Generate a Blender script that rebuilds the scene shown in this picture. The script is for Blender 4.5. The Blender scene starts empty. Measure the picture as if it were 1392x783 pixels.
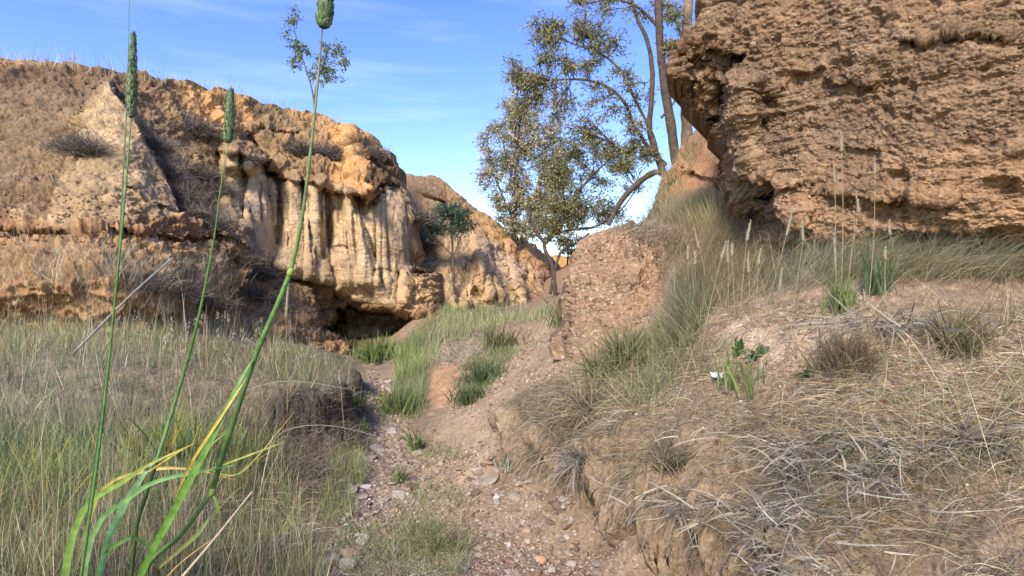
import bpy, math, random
import numpy as np
from mathutils import Vector, noise as mnoise
R = math.radians
random.seed(7); rng = np.random.default_rng(7)
sc = bpy.context.scene
col = sc.collection

# ------------------------------------------------------------------ camera, sky, sun, exposure
F = 789.0; CX = 696.0; CY = 391.5
cam_d = bpy.data.cameras.new('camera'); cam = bpy.data.objects.new('camera', cam_d); col.objects.link(cam)
cam_d.sensor_width = 36.0; cam_d.lens = 36.0 * F / 1392.0
cam.location = (0, 0, 0); cam.rotation_euler = (R(90), 0, 0)
cam_d.clip_start = 0.05; cam_d.clip_end = 3000
sc.camera = cam
SUN_EL, SUN_AZ = 36.0, -160.0     # azimuth measured from +Y towards +X
w = bpy.data.worlds.new('World'); sc.world = w; w.use_nodes = True
nt = w.node_tree; bg = nt.nodes['Background']
sky = nt.nodes.new('ShaderNodeTexSky'); sky.sky_type = 'NISHITA'; sky.sun_disc = False
sky.sun_elevation = R(SUN_EL); sky.sun_rotation = R(SUN_AZ)
sky.air_density = 1.0; sky.dust_density = 0.3; sky.ozone_density = 2.5
tc = nt.nodes.new('ShaderNodeTexCoord'); mp = nt.nodes.new('ShaderNodeMapping'); mp.inputs['Scale'].default_value = (1.2, 1.2, 9.0)
nz = nt.nodes.new('ShaderNodeTexNoise'); nz.inputs['Scale'].default_value = 2.3; nz.inputs['Detail'].default_value = 7; nz.inputs['Roughness'].default_value = 0.62
rp = nt.nodes.new('ShaderNodeValToRGB'); rp.color_ramp.elements[0].position = 0.50; rp.color_ramp.elements[1].position = 0.85
rp.color_ramp.elements[1].color = (0.11, 0.11, 0.11, 1)
mx = nt.nodes.new('ShaderNodeMixRGB'); mx.inputs[2].default_value = (6.5, 7.4, 8.6, 1)
nt.links.new(tc.outputs['Generated'], mp.inputs[0]); nt.links.new(mp.outputs[0], nz.inputs['Vector'])
nt.links.new(nz.outputs['Fac'], rp.inputs[0]); nt.links.new(rp.outputs[0], mx.inputs[0]); hsv = nt.nodes.new('ShaderNodeHueSaturation'); hsv.inputs['Saturation'].default_value = 1.24; hsv.inputs['Hue'].default_value = 0.524; hsv.inputs['Value'].default_value = 0.87
nt.links.new(sky.outputs[0], hsv.inputs['Color']); nt.links.new(hsv.outputs[0], mx.inputs[1])
nt.links.new(mx.outputs[0], bg.inputs['Color']); bg.inputs['Strength'].default_value = 0.13
sun_d = bpy.data.lights.new('sun', 'SUN'); sun = bpy.data.objects.new('sun', sun_d); col.objects.link(sun)
sun_d.energy = 2.2; sun_d.angle = R(12.0); sun_d.color = (1.0, 0.90, 0.76)
sd = Vector((math.sin(R(SUN_AZ)) * math.cos(R(SUN_EL)), math.cos(R(SUN_AZ)) * math.cos(R(SUN_EL)), math.sin(R(SUN_EL))))
sun.rotation_euler = sd.to_track_quat('Z', 'Y').to_euler(); sun.location = (-10, -10, 20)
sc.view_settings.view_transform = 'Standard'; sc.view_settings.look = 'None'
sc.view_settings.exposure = 1.6; sc.view_settings.gamma = 1.0; sc.view_settings.use_curve_mapping = False
sc.cycles.max_bounces = 6; sc.cycles.diffuse_bounces = 4; sc.cycles.transmission_bounces = 4

# ------------------------------------------------------------------ small maths
def S(r, g, b, k=0.62):
    f = lambda c: (c / 255 / 12.92 if c / 255 <= 0.04045 else ((c / 255 + 0.055) / 1.055) ** 2.4)
    return np.array([f(r) * k, f(g) * k, f(b) * k])
def at(px, py, D): return np.array([(px - CX) / F * D, D, (CY - py) / F * D])
def vat(px, py, D): return Vector(at(px, py, D).tolist())
def ss(x, a, b):
    t = np.clip((x - a) / (b - a), 0, 1); return t * t * (3 - 2 * t)
def _h(ix, iy, iz, seed):
    n = (ix.astype(np.int64) * 374761393 + iy.astype(np.int64) * 668265263 + iz.astype(np.int64) * 2147483647 + seed * 144665) & 0xffffffff
    n = ((n ^ (n >> 13)) * 1274126177) & 0xffffffff
    n = ((n ^ (n >> 16)) * 2246822519) & 0xffffffff
    return ((n ^ (n >> 15)) & 0xffffff) / float(0xffffff)
def vnoise(P, seed=0):
    i = np.floor(P); f = P - i; f = f * f * f * (f * (f * 6 - 15) + 10); i = i.astype(np.int64)
    r = 0
    for dx in (0, 1):
        wx = f[..., 0] if dx else 1 - f[..., 0]
        for dy in (0, 1):
            wy = f[..., 1] if dy else 1 - f[..., 1]
            for dz in (0, 1):
                wz = f[..., 2] if dz else 1 - f[..., 2]
                r = r + wx * wy * wz * _h(i[..., 0] + dx, i[..., 1] + dy, i[..., 2] + dz, seed)
    return r * 2 - 1
def fbm(P, sc_=1.0, oct_=4, seed=0, rough=0.5, ridge=False, an=(1, 1, 1)):
    P = P * np.array(an) * sc_; a = 1.0; s = 0; t = 0
    for k in range(oct_):
        n = vnoise(P + k * 17.3, seed + k)
        if ridge: n = 1 - 2 * np.abs(n)
        s = s + a * n; t += a; a *= rough; P = P * 2.03
    return s / t
def worley(P, sc_=1.0, seed=0, an=(1, 1, 1)):
    P = P * np.array(an) * sc_; i = np.floor(P).astype(np.int64); f = P - i
    best = np.full(P.shape[:-1], 9.0); idv = np.zeros(P.shape[:-1])
    for dx in (-1, 0, 1):
        for dy in (-1, 0, 1):
            for dz in (-1, 0, 1):
                a, b, c = i[..., 0] + dx, i[..., 1] + dy, i[..., 2] + dz
                h1 = _h(a, b, c, seed); h2 = _h(a, b, c, seed + 7); h3 = _h(a, b, c, seed + 13)
                d = (dx + h1 - f[..., 0]) ** 2 + (dy + h2 - f[..., 1]) ** 2 + (dz + h3 - f[..., 2]) ** 2
                m = d < best; best = np.where(m, d, best); idv = np.where(m, h1, idv)
    return np.sqrt(best), idv
def rbf(pts, vals, c=0.1, smooth=0.0):
    pts = np.asarray(pts, float); vals = np.asarray(vals, float); n = len(pts)
    d = np.sqrt(((pts[:, None] - pts[None]) ** 2).sum(-1) + c * c)
    A = np.zeros((n + 3, n + 3)); A[:n, :n] = d + np.eye(n) * -smooth; A[:n, n] = 1; A[:n, n + 1:] = pts; A[n, :n] = 1; A[n + 1:, :n] = pts.T
    b = np.zeros((n + 3,) + vals.shape[1:]); b[:n] = vals
    sol = np.linalg.lstsq(A, b, rcond=None)[0]
    def ev(Q):
        sh = Q.shape[:-1]; Q = Q.reshape(-1, 2); out = []
        for s in range(0, len(Q), 40000):
            q = Q[s:s + 40000]
            dd = np.sqrt(((q[:, None] - pts[None]) ** 2).sum(-1) + c * c)
            out.append(dd @ sol[:n] + sol[n] + q @ sol[n + 1:])
        o = np.concatenate(out); return o.reshape(sh + vals.shape[1:])
    return ev
def interp(poly, x):
    p = np.array(poly, float); return np.interp(x, p[:, 0], p[:, 1])
def inpoly(px, py, poly):
    r = np.zeros(px.shape, bool); n = len(poly)
    for k in range(n):
        x1, y1 = poly[k]; x2, y2 = poly[(k + 1) % n]
        if y1 == y2: continue
        c = ((y1 > py) != (y2 > py)) & (px < (x2 - x1) * (py - y1) / (y2 - y1) + x1)
        r ^= c
    return r

# ------------------------------------------------------------------ materials
def nodes(name):
    m = bpy.data.materials.new(name); m.use_nodes = True
    return m, m.node_tree, m.node_tree.nodes['Principled BSDF']
def earth_mat(name, fine=60.0, sat=0.84, bump=0.5, dist=0.02, speck=0.35, strat=0.0, cellular=18.0):
    m, t, b = nodes(name); N = t.nodes.new; L = t.links.new
    a = N('ShaderNodeAttribute'); a.attribute_name = 'tint'
    geo = N('ShaderNodeNewGeometry')
    n1 = N('ShaderNodeTexNoise'); n1.inputs['Scale'].default_value = fine; n1.inputs['Detail'].default_value = 8; n1.inputs['Roughness'].default_value = 0.65
    n2 = N('ShaderNodeTexNoise'); n2.inputs['Scale'].default_value = fine / 9; n2.inputs['Detail'].default_value = 6; n2.inputs['Roughness'].default_value = 0.6
    v = N('ShaderNodeTexVoronoi'); v.inputs['Scale'].default_value = cellular; v.inputs['Randomness'].default_value = 1
    for x in (n1, n2, v): L(geo.outputs['Position'], x.inputs['Vector'])
    r1 = N('ShaderNodeMapRange'); r1.inputs['From Min'].default_value = 0.3; r1.inputs['From Max'].default_value = 0.7; r1.inputs['To Min'].default_value = 1 - speck; r1.inputs['To Max'].default_value = 1 + speck
    L(n1.outputs['Fac'], r1.inputs['Value'])
    r2 = N('ShaderNodeMapRange'); r2.inputs['From Min'].default_value = 0.3; r2.inputs['From Max'].default_value = 0.7; r2.inputs['To Min'].default_value = 0.8; r2.inputs['To Max'].default_value = 1.2
    L(n2.outputs['Fac'], r2.inputs['Value'])
    mu = N('ShaderNodeMath'); mu.operation = 'MULTIPLY'; L(r1.outputs[0], mu.inputs[0]); L(r2.outputs[0], mu.inputs[1])
    vm = N('ShaderNodeVectorMath'); vm.operation = 'SCALE'; L(a.outputs['Color'], vm.inputs[0]); L(mu.outputs[0], vm.inputs['Scale'])
    hs = N('ShaderNodeHueSaturation'); hs.inputs['Saturation'].default_value = sat; L(vm.outputs[0], hs.inputs['Color'])
    r3 = N('ShaderNodeMapRange'); r3.inputs['To Min'].default_value = 0.75; r3.inputs['To Max'].default_value = 1.15
    L(v.outputs['Color'], r3.inputs['Value']); L(r3.outputs[0], hs.inputs['Value'])
    L(hs.outputs[0], b.inputs['Base Color']); b.inputs['Roughness'].default_value = 0.95; b.inputs['Specular IOR Level'].default_value = 0.15
    ad = N('ShaderNodeMath'); ad.operation = 'MULTIPLY_ADD'; L(v.outputs['Distance'], ad.inputs[0]); ad.inputs[1].default_value = -0.8; L(n1.outputs['Fac'], ad.inputs[2])
    bp = N('ShaderNodeBump'); bp.inputs['Strength'].default_value = bump; bp.inputs['Distance'].default_value = dist; L(ad.outputs[0], bp.inputs['Height'])
    L(bp.outputs[0], b.inputs['Normal'])
    return m
def leaf_mat(name, trans=0.3, rough=0.6, var=0.25, scale=40):
    m, t, b = nodes(name); N = t.nodes.new; L = t.links.new
    a = N('ShaderNodeAttribute'); a.attribute_name = 'tint'
    geo = N('ShaderNodeNewGeometry'); n1 = N('ShaderNodeTexNoise'); n1.inputs['Scale'].default_value = scale; n1.inputs['Detail'].default_value = 3
    L(geo.outputs['Position'], n1.inputs['Vector'])
    r1 = N('ShaderNodeMapRange'); r1.inputs['From Min'].default_value = 0.3; r1.inputs['From Max'].default_value = 0.7; r1.inputs['To Min'].default_value = 1 - var; r1.inputs['To Max'].default_value = 1 + var
    L(n1.outputs['Fac'], r1.inputs['Value'])
    vm = N('ShaderNodeVectorMath'); vm.operation = 'SCALE'; L(a.outputs['Color'], vm.inputs[0]); L(r1.outputs[0], vm.inputs['Scale'])
    L(vm.outputs[0], b.inputs['Base Color']); b.inputs['Roughness'].default_value = rough; b.inputs['Specular IOR Level'].default_value = 0.25
    tr = N('ShaderNodeBsdfTranslucent'); L(vm.outputs[0], tr.inputs['Color'])
    ms = N('ShaderNodeMixShader'); ms.inputs[0].default_value = trans
    L(b.outputs[0], ms.inputs[1]); L(tr.outputs[0], ms.inputs[2]); L(ms.outputs[0], t.nodes['Material Output'].inputs['Surface'])
    return m
M_FAR = earth_mat('clay_cliff', fine=22, sat=.9, bump=0.9, dist=0.05, speck=0.22, cellular=6)
M_ROCK = earth_mat('conglomerate_rock', fine=70, bump=0.8, dist=0.02, speck=0.35, cellular=38)
M_GND = earth_mat('soil', fine=75, bump=0.7, dist=0.012, speck=0.35, cellular=45)
M_STONE = earth_mat('stone', fine=90, sat=.8, bump=0.4, dist=0.006, speck=0.25, cellular=25)
M_GRASS = leaf_mat('grass_blade', 0.3)
M_STRAW = leaf_mat('straw', 0.3, 0.7)
M_LEAF = leaf_mat('leaf', 0.5, 0.5, 0.2, 15)
M_STEM = leaf_mat('green_stem', 0.08, 0.5, 0.3, 90)
def _veins(m):
    t = m.node_tree; b = t.nodes['Principled BSDF']; g = t.nodes.new('ShaderNodeNewGeometry'); mp_ = t.nodes.new('ShaderNodeMapping'); mp_.inputs['Scale'].default_value = (1, 1, .12); mp_.inputs['Rotation'].default_value = (0, R(-24), 0)
    n = t.nodes.new('ShaderNodeTexNoise'); n.inputs['Scale'].default_value = 900; n.inputs['Detail'].default_value = 2; t.links.new(g.outputs['Position'], mp_.inputs[0]); t.links.new(mp_.outputs[0], n.inputs['Vector'])
    bp = t.nodes.new('ShaderNodeBump'); bp.inputs['Strength'].default_value = .5; bp.inputs['Distance'].default_value = .0006; t.links.new(n.outputs['Fac'], bp.inputs['Height']); t.links.new(bp.outputs[0], b.inputs['Normal'])
_veins(M_STEM)
M_BARK = earth_mat('bark', fine=40, bump=0.8, dist=0.02, speck=0.4, cellular=12)
M_HEAD = leaf_mat('seed_head', 0.2, 0.7, 0.3, 400)

# ------------------------------------------------------------------ mesh builders
def tag(o, label=None, cat=None, group=None, kind=None):
    if label: o['label'] = label
    if cat: o['category'] = cat
    if group: o['group'] = group
    if kind: o['kind'] = kind
    return o
def link(name, me, parent=None):
    o = bpy.data.objects.new(name, me); col.objects.link(o)
    if parent: o.parent = parent
    return o
def empty(name, loc=(0, 0, 0)):
    o = bpy.data.objects.new(name, None); col.objects.link(o); o.location = loc; o.empty_display_size = 0.05
    return o
def raw_mesh(name, V, faces, C=None, mat=None, smooth=True):
    """V (n,3); faces: list of int arrays (m,k)"""
    me = bpy.data.meshes.new(name); V = np.asarray(V, np.float32)
    me.vertices.add(len(V)); me.vertices.foreach_set('co', V.ravel())
    tot = sum(f.size for f in faces); nf = sum(len(f) for f in faces)
    me.loops.add(tot); me.loops.foreach_set('vertex_index', np.concatenate([f.ravel() for f in faces]).astype(np.int32))
    me.polygons.add(nf)
    ks = np.concatenate([np.full(len(f), f.shape[1], np.int32) for f in faces])
    st = np.concatenate([[0], np.cumsum(ks)[:-1]]).astype(np.int32)
    me.polygons.foreach_set('loop_start', st); me.polygons.foreach_set('loop_total', ks)
    if smooth: me.polygons.foreach_set('use_smooth', np.ones(nf, bool))
    me.update(calc_edges=True)
    if C is not None:
        at_ = me.color_attributes.new('tint', 'FLOAT_COLOR', 'POINT')
        CC = np.ones((len(V), 4), np.float32); CC[:, :3] = np.clip(C, 0.002, 1); at_.data.foreach_set('color', CC.ravel())
    if mat: me.materials.append(mat)
    return me
def grid_mesh(name, W, C, mat, flip=False):
    nr, nc = W.shape[:2]; idx = np.arange(nr * nc).reshape(nr, nc)
    a, b, c, d = idx[:-1, :-1].ravel(), idx[1:, :-1].ravel(), idx[1:, 1:].ravel(), idx[:-1, 1:].ravel()
    q = np.stack([a, b, c, d], 1)
    if flip: q = q[:, ::-1]
    return raw_mesh(name, W.reshape(-1, 3), [q], C.reshape(-1, 3), mat)
def normals(W):
    du = np.gradient(W, axis=1); dv = np.gradient(W, axis=0); n = np.cross(dv, du)
    n /= np.linalg.norm(n, axis=-1, keepdims=True) + 1e-9
    return n
def proj(W):
    D = np.maximum(W[..., 1], 0.05); return CX + F * W[..., 0] / D, CY - F * W[..., 2] / D
def soft_in(px, py, poly, soft, seed=0, n=None):
    """noisy soft membership in an outline"""
    p = np.array(poly, float); d = np.full(px.shape, 1e9)
    for k in range(len(p)):
        a = p[k]; b = p[(k + 1) % len(p)]; ab = b - a; L2 = (ab ** 2).sum() + 1e-9
        t = np.clip(((px - a[0]) * ab[0] + (py - a[1]) * ab[1]) / L2, 0, 1)
        d = np.minimum(d, np.hypot(px - a[0] - t * ab[0], py - a[1] - t * ab[1]))
    s = np.where(inpoly(px, py, poly), d, -d)
    if n is not None: s = s + n * soft * 1.3
    return ss(s, -soft, soft)
def paint(C, m, c): return C + (np.asarray(c) - C) * m[..., None]
def near(px, py, poly):
    p = np.array(poly, float); d = np.full(px.shape, 1e9)
    for k in range(len(p) - 1):
        a = p[k]; b = p[k + 1]; ab = b - a; L2 = (ab ** 2).sum() + 1e-9
        t = np.clip(((px - a[0]) * ab[0] + (py - a[1]) * ab[1]) / L2, 0, 1)
        d = np.minimum(d, np.hypot(px - a[0] - t * ab[0], py - a[1] - t * ab[1]))
    return d

# ------------------------------------------------------------------ the ground
GP = [  # photo px, py, depth in metres
 (560,783,3.0),(480,783,3.0),(650,783,3.0),(740,783,2.95),(520,700,3.85),(600,700,3.85),(660,700,3.8),(500,640,4.75),(560,640,4.7),(480,600,5.6),
 (500,580,6.1),(545,580,6.1),(520,540,7.6),(505,505,9.7),(500,480,11.3),(520,465,12.3),(510,455,14),(460,470,12.0),(540,455,12.6),(560,450,15),
 (425,650,4.3),(330,640,3.9),(250,640,3.5),(174,640,3.2),(0,640,3.1),(174,783,2.1),(300,783,2.4),(400,783,2.85),(0,783,2.0),(-150,783,2.0),(-200,640,3.1),
 (395,620,4.75),(455,615,5.0),(400,545,5.05),(440,548,5.25),(470,540,5.8),(482,512,7.5),(500,520,8.4),(450,490,8.8),(435,475,9.8),(400,468,9.4),(350,500,6.0),(250,500,5.0),(174,500,4.7),(0,500,4.6),(-200,500,4.6),
 (300,452,8.0),(360,462,8.8),(174,444,6.6),(0,444,6.3),(-200,444,6.3),(-200,440,9),
 (590,640,4.7),(620,600,5.3),(640,560,5.8),(660,600,5.0),(690,540,5.6),(720,500,6.6),(740,460,8.5),(765,430,11),(760,415,15),(700,417,15),(620,424,13.5),(560,436,12.2),
 (600,462,9.6),(575,468,9.7),(560,505,8.6),(545,480,10.6),(600,522,7.5),(650,478,8.4),(640,437,11.5),(580,560,6.6),(700,440,11),
 (685,575,4.45),(674,602,4.65),(728,606,4.05),(712,636,4.2),(795,632,3.6),(778,660,3.75),(880,662,3.15),(858,694,3.3),(950,704,2.82),(928,738,2.95),(1040,752,2.45),(1008,778,2.62),(1110,792,2.1),
 (690,700,3.75),(800,740,3.38),(930,790,2.85),
 (740,570,4.2),(720,540,4.8),(760,520,4.7),(790,490,4.8),(820,540,4.1),(850,600,3.5),(930,620,3.05),(900,520,3.9),(900,470,4.3),(940,440,4.35),(950,350,5.2),(930,318,5.7),
 (1000,600,2.95),(1000,520,3.25),(1000,440,3.75),(1050,390,4.0),(1100,355,3.95),(1200,355,3.65),(1100,420,3.4),(1100,520,2.9),(1100,620,2.55),(1100,720,2.25),(1200,430,3.0),(1200,520,2.6),(1200,620,2.35),(1218,700,2.12),(1218,790,1.95),
 (1350,430,3.0),(1350,520,2.5),(1350,620,2.1),(1350,783,1.75),(1500,430,2.9),(1500,620,2.0),(1350,360,3.9),(1500,360,3.9),
 (860,340,6.3),(820,350,8),(900,300,7),(960,250,8),(850,345,12),(800,350,20),(760,370,30),(780,440,7.5),(790,400,10)]
pts = [at(*g) for g in GP]
pts += [np.array(p) for p in [(-.3,2,-1.52),(-.2,1,-1.52),(.3,1,-1.5),(.3,2,-1.5),(1.0,1.9,-1.32),(1.3,1.55,-.98),(.75,1.3,-1.35),(-.9,1.2,-1.0),(-.75,.8,-1.02),(-1.5,1.0,-.98),(-.6,1.8,-1.38),
   (-9,12,0),(-8,15,-.5),(-12,20,0),(-4,17,-.8),(-1,20,-.6),(1.5,.8,-.8),(3,2,-.5),(0,-1,-1.5),(-2,-1,-1),(2,-1,-.9),
   (5,12,1.2),(12,12,2),(6,25,1.5),(20,25,2),(-30,40,1.2),(0,60,1.2),(40,60,1.5),(0,300,1.4),(-150,300,1.4),(150,300,1.4),(0,1500,1.0),(-900,1500,1),(900,1500,1)]]
pts = np.array(pts)
def warp(XY):       # log-polar-ish space so that near points are as well spaced as far ones
    X, Y = XY[..., 0], XY[..., 1] + 1.5
    r = np.hypot(X, Y); a = np.arctan2(X, Y); return np.stack([a * 2.2, np.log(np.maximum(r, .3)) * 2.2], -1)
_g = rbf(warp(pts[:, :2]), pts[:, 2], c=0.03)
LIP = np.array([at(*g)[:2] for g in [(680,556,4.95),(689,586,4.52),(730,618,4.08),(796,645,3.6),(874,676,3.15),(942,718,2.83),(1028,764,2.5)]] + [(1.10, 2.1), (1.15, 1.6)])
LIP2 = np.array([at(*g)[:2] for g in [(380,580,4.9),(425,590,5.05),(462,580,5.35),(478,560,6.0),(490,530,7.6)]])
def gz0(XY): return _g(warp(XY))
# columns: dense in view, coarse beside it
cols = np.concatenate([np.linspace(-3600, -520, 30), np.linspace(-500, -62, 60), np.arange(-60, 1452, 2.4), np.linspace(1454, 1900, 60), np.linspace(1950, 5000, 30)])
rows = [0.55]
while rows[-1] < 18: rows.append(rows[-1] * 1.0052 + 0.003)
while rows[-1] < 2200: rows.append(rows[-1] * 1.05)
rows = np.array(rows)[::-1]
UU, DD = np.meshgrid(cols, rows)
GX = (UU - CX) / F * DD; GY = DD
XYg = np.stack([GX, GY], -1)
GZ = gz0(XYg)
P0 = np.stack([GX, GY, GZ], -1)
fade = 1 - ss(DD, 16, 40)
GZ = GZ + fade * (0.05 * fbm(P0, 1.6, 4, 3) + 0.018 * fbm(P0, 9, 4, 5) + 0.006 * fbm(P0, 45, 3, 9)) + (1 - fade) * 0.5 * fbm(P0, .05, 3, 3)
# rubble bumps on the floor of the gully
w1, _ = worley(P0 * np.array([1, 1, 0]), 14, 3); w2, _ = worley(P0 * np.array([1, 1, 0]), 38, 4)
ppx, ppy = proj(P0)
rub = soft_in(ppx, ppy, [(430,800),(480,640),(470,570),(505,500),(530,500),(560,600),(620,600),(680,610),(800,720),(950,800)], 25)
GZ = GZ + fade * rub * (0.030 * np.clip(0.5 - w1, 0, 1) + 0.016 * np.clip(.5 - w2, 0, 1) * (w2 < .5)) 
GZ = GZ + fade * (1 - rub) * 0.010 * np.clip(.5 - w2, 0, 1)
P0[..., 2] = GZ
def lipd(P, L):
    d = np.full(P.shape[:-1], 1e9); nx = np.zeros(d.shape); ny = np.zeros(d.shape); sg = np.zeros(d.shape)
    for k in range(len(L) - 1):
        a, b = L[k], L[k + 1]; ab = b - a; l = np.hypot(*ab)
        t = np.clip(((P[..., 0] - a[0]) * ab[0] + (P[..., 1] - a[1]) * ab[1]) / l ** 2, 0, 1)
        qx = P[..., 0] - a[0] - t * ab[0]; qy = P[..., 1] - a[1] - t * ab[1]; dd = np.hypot(qx, qy); m = dd < d
        d = np.where(m, dd, d); cr = (ab[0] * qy - ab[1] * qx) / l
        sg = np.where(m, cr, sg); nx = np.where(m, -ab[1] / l, nx); ny = np.where(m, ab[0] / l, ny)
    return d, sg, nx, ny
# lip of the right bank: steepen and undercut.  sg>0 on the bank side
d, sg, nx, ny = lipd(P0, LIP)
nn = fbm(P0 * np.array([1, 1, 0]), 5, 4, 21)
sgn = sg + 0.07 * nn
m = np.exp(-(d / 0.15) ** 2)
P0[..., 2] += m * (0.055 * ss(sgn, 0.0, 0.03) - 0.055 * (1 - ss(sgn, -.02, .02)))
n5 = fbm(P0, 14, 4, 23, ridge=True); n6 = fbm(P0, 5, 3, 24)
P0[..., 2] += np.exp(-(d / .16) ** 2) * (.02 * n5 + .008 * n6)
bk = ss(sg, .05, .3) * (DD < 7); P0[..., 2] += bk * (.045 * fbm(P0 * np.array([1, 1, 0]), 3.5, 4, 28) + .02 * n5)
push = m * ss(sgn, -0.03, 0.02) * np.exp(-np.clip(sgn, 0, 9) / 0.08) * 0.12 * (1 + .3 * nn + .5 * n5)
P0[..., 0] -= nx * push; P0[..., 1] -= ny * push
d2, sg2, nx2, ny2 = lipd(P0, LIP2)
m2 = np.exp(-(d2 / 0.2) ** 2); s2 = sg2 + 0.06 * nn
P0[..., 2] += m2 * (0.09 * ss(s2, -.03, .03) - .07 * (1 - ss(s2, -.03, .03)))
NG = normals(P0); NG[NG[..., 2] < 0] *= -1
k_ = (np.exp(-(np.minimum(d, d2) / .16) ** 2) * (DD < 9))
sel = k_ > .02
Q_ = P0[sel]; wl_, _ = worley(Q_, 16, 25, an=(1, 1, 1.8)); wf_, _ = worley(Q_, 36, 29, an=(1, 1, 1.5)); dd_ = .03 * fbm(Q_, 11, 4, 26, ridge=True) + .02 * fbm(Q_, 30, 3, 27) + .02 * (.5 - wl_) + .022 * (.5 - wf_)
P0[sel] += NG[sel] * (dd_ * k_[sel])[:, None]
steepmask = np.exp(-(d / 0.1) ** 2)
# tint
C = np.empty(P0.shape); C[:] = S(176, 146, 112)
n_a = fbm(P0, 2.2, 5, 31); n_b = fbm(P0, 7, 4, 37)
ppx, ppy = proj(P0)
C = paint(C, ss(n_a, -.2, .5) * .6, S(150, 128, 104))
C = paint(C, soft_in(ppx, ppy, [(-4000,430),(470,430),(490,600),(440,800),(-4000,2500)], 20, n=n_a) * .75, S(160, 142, 106))
C = paint(C, soft_in(ppx, ppy, [(440,800),(475,640),(470,570),(500,500),(530,500),(560,600),(620,620),(600,800)], 14, n=n_a), S(172, 152, 124))
C = paint(C, soft_in(ppx, ppy, [(570,640),(600,560),(560,500),(590,480),(650,500),(700,440),(780,430),(800,500),(690,560),(660,640),(700,700),(1010,800),(600,800)], 16, n=n_a), S(198, 166, 124))
C = paint(C, soft_in(ppx, ppy, [(585,500),(560,520),(575,550),(600,560),(640,520),(640,480)], 10, n=n_a), S(212, 160, 106))
C = paint(C, soft_in(ppx, ppy, [(690,620),(790,660),(930,740),(1050,800),(640,800),(620,700)], 18, n=n_a), S(172, 142, 108))
C = paint(C, soft_in(ppx, ppy, [(960,440),(1180,400),(1160,500),(1040,520)], 26, n=n_a), S(214, 182, 146))
C = paint(C, soft_in(ppx, ppy, [(700,600),(1218,640),(1218,500),(700,520)], 26, n=n_a) * .4, S(140, 122, 100))
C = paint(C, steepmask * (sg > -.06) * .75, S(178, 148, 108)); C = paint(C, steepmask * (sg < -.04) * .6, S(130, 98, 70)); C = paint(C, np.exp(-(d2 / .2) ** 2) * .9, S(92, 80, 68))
C = paint(C, ss(DD, 14, 22), S(190, 140, 90))
C = C * (1 + 0.15 * n_b)[..., None] * np.array([1.0, 1.0, .93])
GW = P0
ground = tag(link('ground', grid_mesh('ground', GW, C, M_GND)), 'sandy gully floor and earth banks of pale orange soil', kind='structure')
_cu = cols; _rows = rows
def ground_z(X, Y):
    """bilinear look-up of the finished ground"""
    X = np.asarray(X, float); Y = np.maximum(np.asarray(Y, float), .56); u = CX + F * X / Y
    ci = np.interp(u, _cu, np.arange(len(_cu))); ri = np.interp(-Y, -_rows, np.arange(len(_rows)))
    c0 = np.clip(ci.astype(int), 0, len(_cu) - 2); r0 = np.clip(ri.astype(int), 0, len(_rows) - 2); fc = ci - c0; fr = ri - r0
    Z = GW[..., 2]
    return (Z[r0, c0] * (1 - fc) + Z[r0, c0 + 1] * fc) * (1 - fr) + (Z[r0 + 1, c0] * (1 - fc) + Z[r0 + 1, c0 + 1] * fc) * fr

# ------------------------------------------------------------------ reliefs (cliffs): sampled fields of real depth, padded back to full bodies
def pad(W, C, side, steps):
    """append rows/columns moved by cumulative world offsets; W rows run top->bottom"""
    Ws, Cs = [], []
    for s in steps:
        s = np.array(s, float)
        if side == 'top': e = W[:1] + s; c = C[:1]
        elif side == 'bottom': e = W[-1:] + s; c = C[-1:]
        elif side == 'left': e = W[:, :1] + s; c = C[:, :1]
        else: e = W[:, -1:] + s; c = C[:, -1:]
        Ws.append(e); Cs.append(c)
    ax = 0 if side in ('top', 'bottom') else 1
    if side in ('top', 'left'): return np.concatenate(Ws[::-1] + [W], ax), np.concatenate(Cs[::-1] + [C], ax)
    return np.concatenate([W] + Ws, ax), np.concatenate([C] + Cs, ax)
def relief_grid(x0, x1, nx_, top, bot, ny_):
    px = np.linspace(x0, x1, nx_)[None] * np.ones((ny_, 1)); t = np.linspace(0, 1, ny_)[:, None]
    py = interp(top, px) * (1 - t) + interp(bot, px) * t
    return px, py, t * np.ones_like(px)
def world(px, py, D): return np.stack([(px - CX) / F * D, D, (CY - py) / F * D], -1)
def ledge(px, py, edge, up, lu, dn, ld, x0, x1, sh=2.0, fx=12):
    """nearer above the edge line, recessed below it"""
    e = interp(edge, px); s = py - e; w_ = ss(px, x0, x0 + fx) * (1 - ss(px, x1 - fx, x1))
    return w_ * (-up * np.exp(np.minimum(s, 0) / lu) * (1 - ss(s, -sh, sh)) + dn * np.exp(-np.maximum(s, 0) / ld) * ss(s, -sh, sh))
def ridge_(px, py, line, w0, w1, amp, y0, y1, fy=10, p=.5):
    """rounded pillar following a line (px at py)"""
    l = np.array(line, float); cx = np.interp(py, l[:, 0], l[:, 1]); t = np.clip((py - y0) / (y1 - y0), 0, 1); w_ = w0 + (w1 - w0) * t
    prof = np.clip(1 - ((px - cx) / w_) ** 2, 0, 1) ** p
    return -amp * prof * ss(py, y0 - fy, y0) * (1 - ss(py, y1, y1 + fy * 2))
def slot(px, py, poly, w_, amp): return amp * np.exp(-(near(px, py, poly) / w_) ** 2)

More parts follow.
